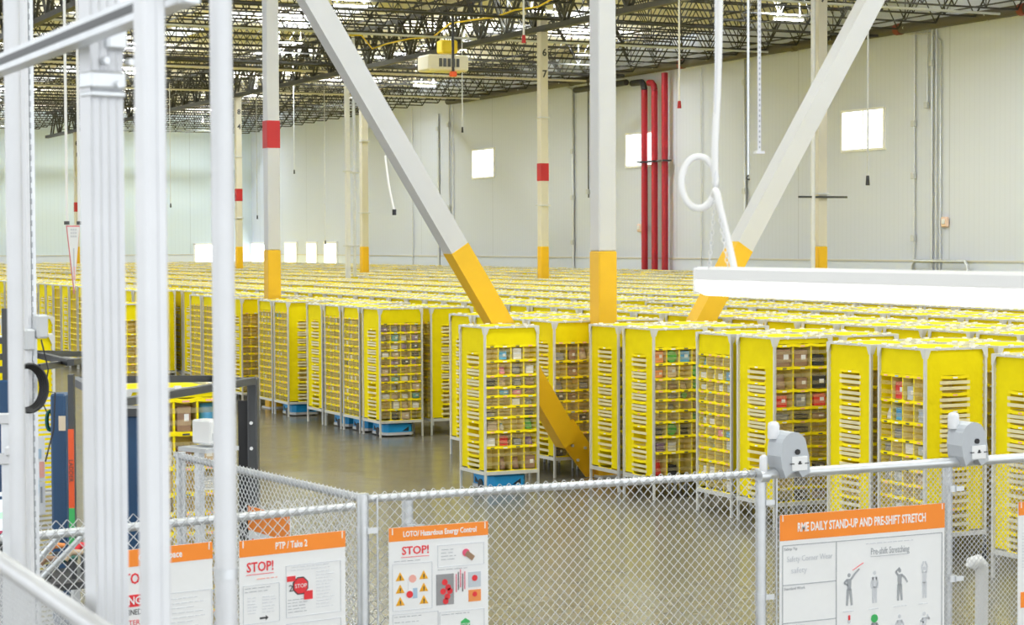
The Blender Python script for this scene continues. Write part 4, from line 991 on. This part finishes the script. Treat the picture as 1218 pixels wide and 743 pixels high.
# ------------------------------------------------------------------ near steel posts and rails
def strut(t, x0, y0, x1, y1, d0, d1, wd, dp, name, m=GALVL, slots=False, rib=True):
    p, q = at_d(x0, y0, d0), at_d(x1, y1, d1)
    a = MB(); d = (q - p)
    a.bar(p - t.location, q - t.location, wd, dp, m, (0, 1, 0))
    o = a.build(name, t); return p, q
def strut_post(label, xt, xb, d, wd, dp, flutes=0, lip_=True, name='strut_post', zb=0., rot=0):
    """upright channel whose slight lean follows the two picture positions"""
    pm = at_d((xt + xb) / 2, 371, d); pt = at_d(xt, -40, d * 1.0)
    t = thing(name, label, 'post', (pm.x, pm.y, 0), rot)
    zt = pt.z + .25
    a = MB()
    if flutes:
        pr_ = []; n = flutes * 2
        for i in range(n + 1): pr_.append((-wd / 2 + wd * i / n, -dp / 2 - (.0 if i % 2 else .006)))
        pr_ += [(wd / 2, dp / 2), (-wd / 2, dp / 2)]
        a.prism([(x, y, zb) for x, y in pr_], (0, 0, zt - zb), GALVL)
    else: a.prism([(x * wd / 2, y * dp / 2, zb) for x, y in ((-.8, -1), (-.15, -1), (-.1, -.9), (.1, -.9), (.15, -1), (.8, -1), (1, -.8), (1, .8), (.8, 1), (-.8, 1), (-1, .8), (-1, -.8))], (0, 0, zt - zb), GALVL)
    a.build('channel', t)
    a = MB(); a.box((0, 0, zb + .005), (wd + .08, dp + .08, .01), GALV); a.build('base_plate', t)
    return t, pm, zt
tb, pmB, ztB = strut_post('thick pale steel channel post standing in front of the upper rail', 179, 183.5, 3.45, .043, .043, rot=.2)
ta, pmA, ztA = strut_post('widest fluted steel post with a clamp near its top, behind the upper rail', 120, 125, 4.35, .080, .045, flutes=4, rot=.25)
# clamp on the wide post
pz = at_d(121, 95, 4.3); a = MB(); a.box((0, -.01, pz.z + .0), (.088, .06, .04), GALV, bev=.006); a.box((0, -.012, pz.z - .03), (.086, .052, .014), GALV, bev=.004); a.build('clamp', ta)
pz = at_d(121, 45, 4.3); a = MB(); a.box((.02, -.01, pz.z), (.05, .07, .05), GALV, bev=.006); a.build('clamp', ta)
for i in range(3):
    a = MB(); a.tube([(.05 - i * .03, -.05, pz.z - .05 - .05 * (i == 1)), (.05 - i * .03, -.03, pz.z - .05 - .05 * (i == 1))], .008, GALV, 8); a.build('bolt', ta)
def round_post(label, xt, xb, d, r_, name='steel_pole', bands=()):
    pm = at_d((xt + xb) / 2, 371, d); zt = at_d(xt, -40, d).z + .2
    t = thing(name, label, 'post', (pm.x, pm.y, 0))
    a = MB(); a.tube([(0, 0, 0), (0, 0, zt)], r_, GALVL, 16); a.build('pole', t)
    a = MB(); a.tube([(0, 0, 0), (0, 0, .02)], r_ * 2, GALV, 16); a.build('base_flange', t)
    for y in bands:
        z = at_d(xt, y, d).z; a = MB(); a.tube([(0, 0, z - .012), (0, 0, z + .012)], r_ * 1.1, GALV, 16); a.build('band', t)
    return t
round_post('smooth round steel pole standing apart, in front of the dark station frame', 264, 268, 4.6, .0265, bands=(683,))
round_post('thin round steel pole at the edge of view beside a slotted strut', 17, 20, 5.4, .0225)
# slotted strut with electrical box and cable coil
pm = at_d(35, 371, 9.2)
t = thing('slotted_strut', 'slotted strut post carrying a grey socket box and a black cable coil', 'post', (pm.x, pm.y, 0), .3)
zt = at_d(30, -40, 9.2).z
a = MB(); a.box((-.012, 0, zt / 2), (.02, .045, zt), GALVL); a.box((.018, 0, zt / 2), (.022, .03, zt), GALV); a.build('channel', t)
a = MB(); z = 1.0
while z < zt: a.box((.004, -.018, z), (.009, .01, .026), INKG); z += .05
a.build('slot_row', t)
zb = at_d(40, 388, 9.2).z; a = MB(); a.box((.03, -.04, zb), (.06, .06, .11), GRYB, bev=.008); a.build('socket_box', t); a = MB(); a.box((-.03, -.04, zb - .06), (.05, .05, .1), GRYB, bev=.008); a.build('lower_box', t)
zc = at_d(40, 460, 9.2).z; a = MB()
for k_ in range(4): a.tube([(-.05 + (.075 + .006 * k_) * math.cos(i * PI / 14), -.05 - .01 * k_, zc + (.095 + .005 * k_) * math.sin(i * PI / 14)) for i in range(28)], .008, BLK, 6, closed=True)
a.build('cable_coil', t)
a = MB(); a.tube([(.03, -.05, zb - .06), (.06, -.06, zb - .2), (.045, -.05, zb - .3), (.1, -.05, zc - .03), (.09, -.05, zc - .2), (.05, -.04, zc - .35)], .004, BLK, 5); a.build('thin_cable', t)
# rails through the near posts (both run along the hall)
ru = (pmB.x + .0)
def near_rail(label, x0, y0, x1, y1, u, r_, flat, m):
    p, q = at_u(x0, y0, u), at_u(x1, y1, u); z = (p.z + q.z) / 2
    lo, hi = sorted((p.y, q.y)); t = thing('guard_rail', label, 'rail', (u, lo, z)); L = hi - lo
    a = MB()
    if flat:
        a.box((0, L / 2, 0), (.04, L, .042), m); a.box((-.0195, L / 2, .014), (.004, L, .013), GALV); a.box((-.0205, L / 2, .001), (.004, L, .016), DGR)
    else: a.tube([(0, 0, 0), (0, L, 0)], r_, m, 16)
    a.build('rail', t)
    c = MB(); c.tube([(0, -.012, 0), (0, 0, 0)], r_ * 1.1, GALV, 12); c.build('end_cap', t)
    return t, lo, hi, z
t, lo, hi, zr = near_rail('grey strut rail sloping past the tops of the near steel posts', -10, 76, 225, -2, pmB.x + .06, .02, True, GALV)
t, lo, hi, zl = near_rail('pale round guard rail crossing low in front of the near posts', -10, 658, 140, 766, pmB.x + .06, .022, False, GALVL)
# woven guard below the low rail
o = thing('mesh_guard', 'fine wire guard below the pale round rail, at the bottom corner', 'fence', (pmB.x + .07, lo - .4, 0), PI / 2)
chain_link(hi - lo + 1.6, zl - .03, .013, .0016).build('chain_link_mesh', o)
b = MB(); b.tube([(0, 0, 0), (0, 0, zl)], .02, GALV, 10); b.build('post', o)

# ------------------------------------------------------------------ hanging tube lamp with its cable loop
pa, pb = at_d(842, 335, 7.0), None
t = thing('tube_lamp', 'long bright tube lamp hanging in front of the pod field', 'lamp', pa)
L = 2.6; a = MB(); a.box((0, -L / 2, .028), (.11, L, .05), WHP, bev=.008); a.build('housing', t)
a = MB(); n = 10; a.prism([(.052 * math.cos(PI + PI * i / n), 0, .002 + .05 * math.sin(PI + PI * i / n)) for i in range(n + 1)], (0, -L, 0), TUBE, True); a.build('lamp_lens', t)
a = MB(); a.box((0, .006, .005), (.112, .014, .09), WHP, bev=.006); a.build('end_cap', t)
def chain(t, p, q, n, name='hang_chain'):
    a = MB(); p, q = Vector(p), Vector(q); d = (q - p) / n; dn = d.normalized(); s1 = dn.orthogonal().normalized(); s2 = dn.cross(s1)
    for i in range(n):
        c = p + d * (i + .5); s_ = s1 if i % 2 else s2
        a.tube([c + dn * d.length * .62 * math.cos(k_ * PI / 4) + s_ * .006 * math.sin(k_ * PI / 4) for k_ in range(8)], .0016, GALVL, 4, closed=True)
    a.build(name, t)
D7 = 6.9
hook = at_d(851, 225, D7) - pa
chain(t, hook, at_d(843, 322, D7) - pa, 16); chain(t, hook, at_d(866, 318, 6.75) - pa, 16)
cpts = [at_d(857, -60, D7) - pa + Vector((0, 0, z)) for z in (7.2, 3, .6)]
for x, y in ((857, -60), (856, 0), (855, 60), (853, 120), (850.5, 165), (850, 190)): cpts.append(at_d(x, y, D7) - pa)
n = 26
for i in range(n):
    a_ = -.25 + 2 * PI * i / n; cx, cy = 831, 217
    cpts.append(at_d(cx + 20.5 * math.cos(a_) , cy - 31 * math.sin(a_), D7 + .02 + .02 * i / n) - pa)
for x, y in ((852, 225), (856, 245), (861, 265), (867, 290), (873, 318)): cpts.append(at_d(x, y, D7 - .05) - pa)
def smooth(pts, it=2):
    for _ in range(it):
        q = [pts[0]]
        for a_, b_ in zip(pts, pts[1:]): q += [a_ * .75 + b_ * .25, a_ * .25 + b_ * .75]
        pts = q + [pts[-1]]
    return pts
a = MB(); a.tube(smooth(cpts, 1), .0125, WHP, 8); a.build('power_cable', t)
a = MB(); a.tube([hook, at_d(853, 0, D7) - pa + Vector((0, 0, 7.4))], .003, GALVL, 5); a.build('hang_wire', t)
# perforated strut drop and plate
pd = at_d(903, 180, 9.5)
t = thing('hanging_strap', 'perforated steel strap hanging free with a small plate at its end', 'hanger', pd)
a = MB(); a.box((0, 0, (12.4 - pd.z) / 2), (.016, .006, 12.4 - pd.z), GALVL); a.build('strap', t)
a = MB(); z = .02
while z < 3.2: a.box((0, -.004, z), (.006, .003, .011), INKG); z += .025
a.build('slot_row', t); a = MB(); a.box((0, 0, -.005), (.045, .03, .012), GALVL); a.build('end_plate', t)
t = thing('hanging_conduit', 'thin grey conduit hanging beside the white lamp cable', 'conduit', at_d(890, 208, 30))
a = MB(); a.tube([(0, 0, 0), (0, 0, 12.4 - t.location.z)], .02, GALV, 6); a.build('tube', t); a = MB(); a.tube([(0, 0, 0), (-.03, 0, -.05), (.02, 0, -.07)], .014, DGR, 6); a.build('hook', t)
# hanging pennant
pc = at_d(87, 268, 24)
t = thing('pennant_sign', 'long white triangular pennant with a red edge on two wires', 'hanging sign', pc, TH)
s_ = 24 / F; a = MB()
tri = [(-10 * s_, 0, 0), (10 * s_, 0, 0), (.5 * s_, 0, -82 * s_)]
a.prism(tri, (0, .012, 0), mat('pennant_red', (.78, .30, .33), .6)); a.build('red_edge', t)
a = MB(); a.prism([(-9.1 * s_, -.004, -1.8 * s_), (9.1 * s_, -.004, -1.8 * s_), (.5 * s_, -.004, -76 * s_)], (0, .003, 0), WHT); a.build('face', t)
for i, (z, hh) in enumerate(((5, 2.4), (9, 2.4), (13, 2.4))): 
    a = MB()
    for k_ in range(5): a.box(((-4 + k_ * 2) * s_, -.0065, -z * s_), (1.1 * s_, .003, hh * s_), INKL)
    a.build('print_row', t)
a = MB(); a.box((0, -.0065, -38 * s_), (1.6 * s_, .003, 22 * s_), INKL); a.box((.3 * s_, -.0065, -57 * s_), (2 * s_, .003, 16 * s_), mat('pennant_pink', (.85, .5, .5), .6)); a.build('print_block', t)
for k_ in (-1, 1):
    a = MB(); a.tube([(k_ * 9 * s_, 0, 0), (k_ * 10.5 * s_, 0, 13.5 - pc.z)], .018, WHP, 5); a.build('hang_wire', t)
    a = MB(); a.box((k_ * 9.5 * s_, 0, .03), (.05, .04, .04), DGR); a.build('clip', t)

# ------------------------------------------------------------------ work station beyond the fence
def uprt(name, label, xa, xb, ytop, d, m, cat='post', dep=.12, zb=0.):
    p, q = at_d(xa, ytop, d), at_d(xb, ytop, d); c = (p + q) / 2; w_ = (q - p).length
    t = thing(name, label, cat, (c.x, c.y, 0), -TH * 0)
    t.rotation_euler = (0, 0, math.atan2(q.y - p.y, q.x - p.x)); return t, w_, c.z
t, w_, z = uprt('station_post', 'black steel station post with a wide plate, past the round steel pole', 283, 307, 449, 15.6, DGR)
a = MB(); a.box((w_ * .25, 0, z / 2), (w_ * .5, .14, z), DGR, bev=.01); a.build('upright', t)
a = MB(); a.box((-w_ * .25, .0, (z - .18) / 2), (w_ * .5, .03, z - .18), BLK); a.build('side_plate', t)
for zz in (z - .35, z - .55): a = MB(); a.tube([(w_ * .2, -.075, zz), (w_ * .2, -.085, zz)], .014, STW, 8); a.build('bolt', t)
t, w_, z = uprt('station_post', 'navy station post with a paper tag hanging on it', 63, 81, 467, 12.2, NAVY)
a = MB(); a.box((0, 0, z / 2), (w_, .16, z), NAVY, bev=.012); a.build('upright', t)
a = MB(); a.box((w_ * .3, -.09, z - .18), (w_ * .45, .006, .09 * 1.0), TAG); a.build('paper_tag', t)
t, w_, z = uprt('marked_post', 'dark post with an orange ladder marking strip above a green strip', 81.5, 88, 445, 12.0, DGR)
a = MB(); a.box((0, 0, z / 2), (w_, .05, z), DGR); a.build('upright', t)
z1, z2, z3 = at_d(84, 510, 12).z, at_d(84, 604, 12).z, at_d(84, 650, 12).z
a = MB(); a.box((0, -.028, (z1 + z2) / 2), (w_ * 1.02, .01, z1 - z2), ORR); a.build('orange_strip', t)
a = MB(); a.box((0, -.028, (z2 + z3) / 2), (w_ * 1.02, .01, z2 - z3), GRN); a.build('green_strip', t)
me = text_mesh('LADDER', .036, INK, name='ladder_lettering'); o = obj('ladder_lettering', me, t); o.rotation_euler = (PI / 2, PI / 2, 0); o.location = (-.012, -.036, at_d(84, 546, 12).z)
t, w_, z = uprt('station_post', 'broad navy station column seen between two thick steel posts', 144, 168, 492, 12.6, NAVY)
a = MB(); a.box((0, 0, z / 2), (w_, .2, z), NAVY, bev=.015); a.build('upright', t); a = MB(); a.box((0, -.02, z + .02), (w_ * 1.2, .25, .05), DGR); a.build('cap_plate', t)
t, w_, z = uprt('equipment_cabinet', 'tall navy station cabinet at the edge of view behind the slotted strut', -12, 16, 452, 12.5, NAVY, 'cabinet')
a = MB(); a.box((0, 0, z / 2), (w_, .06, z), NAVY, bev=.01); a.build('panel', t); a = MB(); a.box((w_ * .2, .05, (z + .45) / 2), (.06, .06, z + .45), DGR); a.build('mast', t)
def frame_bars(label, segs, th=.06):
    c = Vector((0, 0, 0)); P = [(at_d(*a_), at_d(*b_)) for a_, b_ in segs]; c = P[0][0]
    t = thing('docking_gantry', label, 'gantry', c)
    for a_, b_ in P:
        m = MB(); m.bar(a_ - c, b_ - c, th, th * .9, DGR); m.build('bar', t)
frame_bars('dark open frame over the docked pod, joined to the black station post', [((88, 452, 14.4), (253, 450, 16.6)), ((253, 450, 16.6), (300, 454, 15.6)), ((140, 479, 13.2), (300, 453, 15.5)), ((88, 452, 14.4), (140, 479, 13.2))])
frame_bars('dark open frame higher up, over the queued pods beside the slotted strut', [((-10, 425, 17.6), (60, 420, 18.4)), ((44, 420, 18.2), (106, 421, 19.0)), ((-10, 440, 16.3), (44, 437, 16.6)), ((44, 437, 16.6), (110, 427, 18.6)), ((46, 422, 18.0), (84, 431, 17.2)), ((-10, 404, 18), (12, 406, 18)), ((9, 404, 18), (9, 960, 18))])
# monitor and arm stand
t = thing('work_monitor', 'lit work-station monitor with green panel at the edge of view', 'monitor', at_d(3, 610, 9.6), .1)
a = MB(); a.box((0, .01, 0), (.24, .03, .2), WHP, bev=.008); a.build('bezel', t); a = MB(); a.box((0, -.008, 0), (.225, .006, .165), SCR); a.build('screen', t)
a = MB(); a.box((-.02, -.013, -.01), (.09, .004, .035), SCG); a.build('green_panel', t); a = MB(); a.box((0, -.013, .076), (.22, .004, .016), NAVY); a.box((0, -.012, -.09), (.225, .004, .016), INKM); a.build('screen_bar', t)
a = MB(); a.tube([(0, .05, -.05), (0, .12, -.3), (0, .12, -at_d(3, 610, 9.6).z)], .025, DGR, 8); a.build('stand', t)
t, w_, z = uprt('arm_stand', 'grey slotted arm stand beside the lit monitor', 2, 14, 495, 9.4, GALV, 'stand')
a = MB(); a.box((0, 0, z / 2), (.045, .04, z), GALV); a.build('upright', t)
for yy in (497, 545): zz = at_d(8, yy, 9.4).z; a = MB(); a.box((-.02, -.03, zz), (.16, .05, .05), GALVL, bev=.005); a.build('arm', t)
a = MB(); a.box((.03, -.05, at_d(8, 535, 9.4).z), (.05, .05, .05), GALVL, bev=.01); a.build('clamp', t)
# blue hose, notices, cord reel
c0 = at_d(30, 520, 10); b = MB(); b.tube(smooth([at_d(x, y, 10) - c0 for x, y in ((26, 519), (34, 525), (40, 540), (42.5, 570), (42, 600), (40, 640))] + [Vector((at_d(40, 640, 10).x, at_d(40, 640, 10).y, .02)) - c0]), .018, CYAN, 10); o = b.build('blue_hose'); o.location = c0; tag(o, 'thick bright blue air hose curving down behind the thin pole', 'hose')
t = thing('white_cabinet', 'narrow white cabinet beside the bright blue hose', 'cabinet', at_d(33, 600, 10.4).xy.to_3d(), .1)
zt = at_d(33, 550, 10.4).z; a = MB(); a.box((0, .05, zt / 2), (.07, .1, zt), WHP, bev=.006); a.build('body', t)
a = MB()
for i in range(6): a.tube([(.02, -.004, zt - .06 - i * .07), (.02, 0, zt - .06 - i * .07)], .004, DGR, 6)
a.build('screw_row', t)
t = thing('notice_sign', 'white notice card with blue panel hung on the wire racking', 'notice', at_d(48, 545, 12.4), .0)
a = MB(); a.box((0, 0, 0), (.055, .006, .27), WHT); a.build('card', t); a = MB(); a.box((-.01, -.005, .03), (.03, .004, .06), STB); a.build('blue_panel', t); a = MB(); a.box((.008, -.005, -.07), (.03, .004, .1), STP); a.build('pink_panel', t)
t = thing('notice_sign', 'second white card with printed lines, below the blue panel card', 'notice', at_d(49, 592, 12.3), .1)
a = MB(); a.box((0, 0, 0), (.05, .006, .2), WHT); a.build('card', t); a = MB(); a.box((0, -.005, .02), (.012, .003, .1), INKG); a.build('print_block', t)
t = thing('cord_bundle', 'coiled dark green cord hanging beside the tagged navy post', 'cord', at_d(58, 500, 12.2))
a = MB()
for k_ in range(5): a.tube([(.02 * math.cos(i * PI / 8) + .004 * k_, .01 * k_ - .02, .06 * math.sin(i * PI / 8)) for i in range(16)], .009, GREENC, 6, closed=True)
a.build('coil', t); a = MB(); a.tube([(-.01, 0, .05), (-.04, 0, .12), (-.02, 0, .2)], .004, BLK, 5); a.build('lead', t)
# wire racking panel behind notices
t = thing('wire_rack', 'tall wire racking panel behind the notice cards and blue hose', 'rack', at_d(48, 480, 13.2).xy.to_3d(), .25)
zt = at_d(48, 474, 13.2).z; a = MB(); z = zt
while z > zt - 1.7: a.box((0, 0, z), (.2, .008, .016), GALV); z -= .032
a.build('wire_panel', t); a = MB()
for s_ in (-.1, .1): a.box((s_, 0, zt / 2), (.02, .02, zt), GALV)
a.build('rack_frame', t)
# white boxes by the receding fence
t = thing('printer_box', 'white boxy label printer beside the docked pod, past the receding fence', 'printer', at_d(248, 528, 14.0), .4)
a = MB(); a.box((0, 0, .09), (.14, .2, .17), WHP, bev=.012); a.build('body', t); a = MB(); a.box((0, -.103, .06), (.1, .006, .05), GRYB); a.build('slot', t)
a = MB(); a.box((0, 0, -.03), (.3, .3, .03), GRYB); a.box((0, .1, -.03 - at_d(248, 528, 14).z / 2), (.05, .05, at_d(248, 528, 14).z - .07), GALV); a.build('shelf', t)
# tools and parts on a bench behind the left fence
bp = at_d(75, 690, 11.1); t = thing('tool_bench', 'cluttered steel tool bench behind the fence at lower corner', 'bench', (bp.x, bp.y, 0), .2)
a = MB(); a.box((.05, .2, bp.z - .03), (.5, .5, .04), DGR); a.build('bench_top', t)
for sx in (-.16, .26):
    for sy in (0, .4): a = MB(); a.box((sx, sy, (bp.z - .05) / 2), (.04, .04, bp.z - .05), GALV); a.build('leg', t)
tk = [('hand_drill', 'orange-handled tool lying on the cluttered bench', 67, 652, GM['orange']), ('hand_saw', 'brown wooden-handled tool on the cluttered bench', 58, 668, GM['brown']), ('red_knob', 'red round knob standing among the bench tools', 99, 652, INKR), ('tool_grip', 'pale tan tool grip standing upright on the bench', 88, 660, GM['tan']), ('oil_can', 'dark green can standing on the cluttered bench', 82, 680, GREENC)]
for nm, lab, x, y, m in tk:
    p = at_d(x, y, 11.1 + .12 * ((x * 7) % 5)); t = thing(nm, lab, 'tool', (p.x, p.y, bp.z - .01))
    a = MB(); hh = max(.06, p.z - bp.z + .03); a.tube([(0, 0, 0), (0, 0, hh * .7)], .016, DGR, 8); a.build('stem', t); a = MB(); a.tube([(-.05, 0, hh * .7), (-.02, 0, hh), (.05, 0, hh * .95)], [.016, .022, .014], m, 8); a.build('grip', t)
for i, (x0, y0, x1, y1) in enumerate(((47, 664, 75, 632), (68, 668, 103, 632))):
    p, q = at_d(x0, y0, 10.7), at_d(x1, y1, 10.7); b = MB(); b.tube([(p - q) * max(.05, (p.z - bp.z + .03) / (q.z - p.z)), q - p], .016, GALV, 10); o = b.build('steel_rod'); o.location = p; tag(o, ('grey rod leaning over the bench, nearer the corner of view', 'grey rod leaning over the bench, next to the wide fluted post')[i], 'rod')

# ------------------------------------------------------------------ view
SC.view_settings.view_transform = 'Standard'; SC.view_settings.look = 'None'; SC.view_settings.gamma = 1; SC.view_settings.use_curve_mapping = False
SC.view_settings.exposure = 0.35
SC.cycles.use_denoising = True; SC.cycles.max_bounces = 8; SC.cycles.diffuse_bounces = 5; SC.cycles.transparent_max_bounces = 24
SC.cycles.sample_clamp_indirect = 6; SC.cycles.caustics_reflective = False; SC.cycles.caustics_refractive = False
SC.cycles.use_light_tree = True
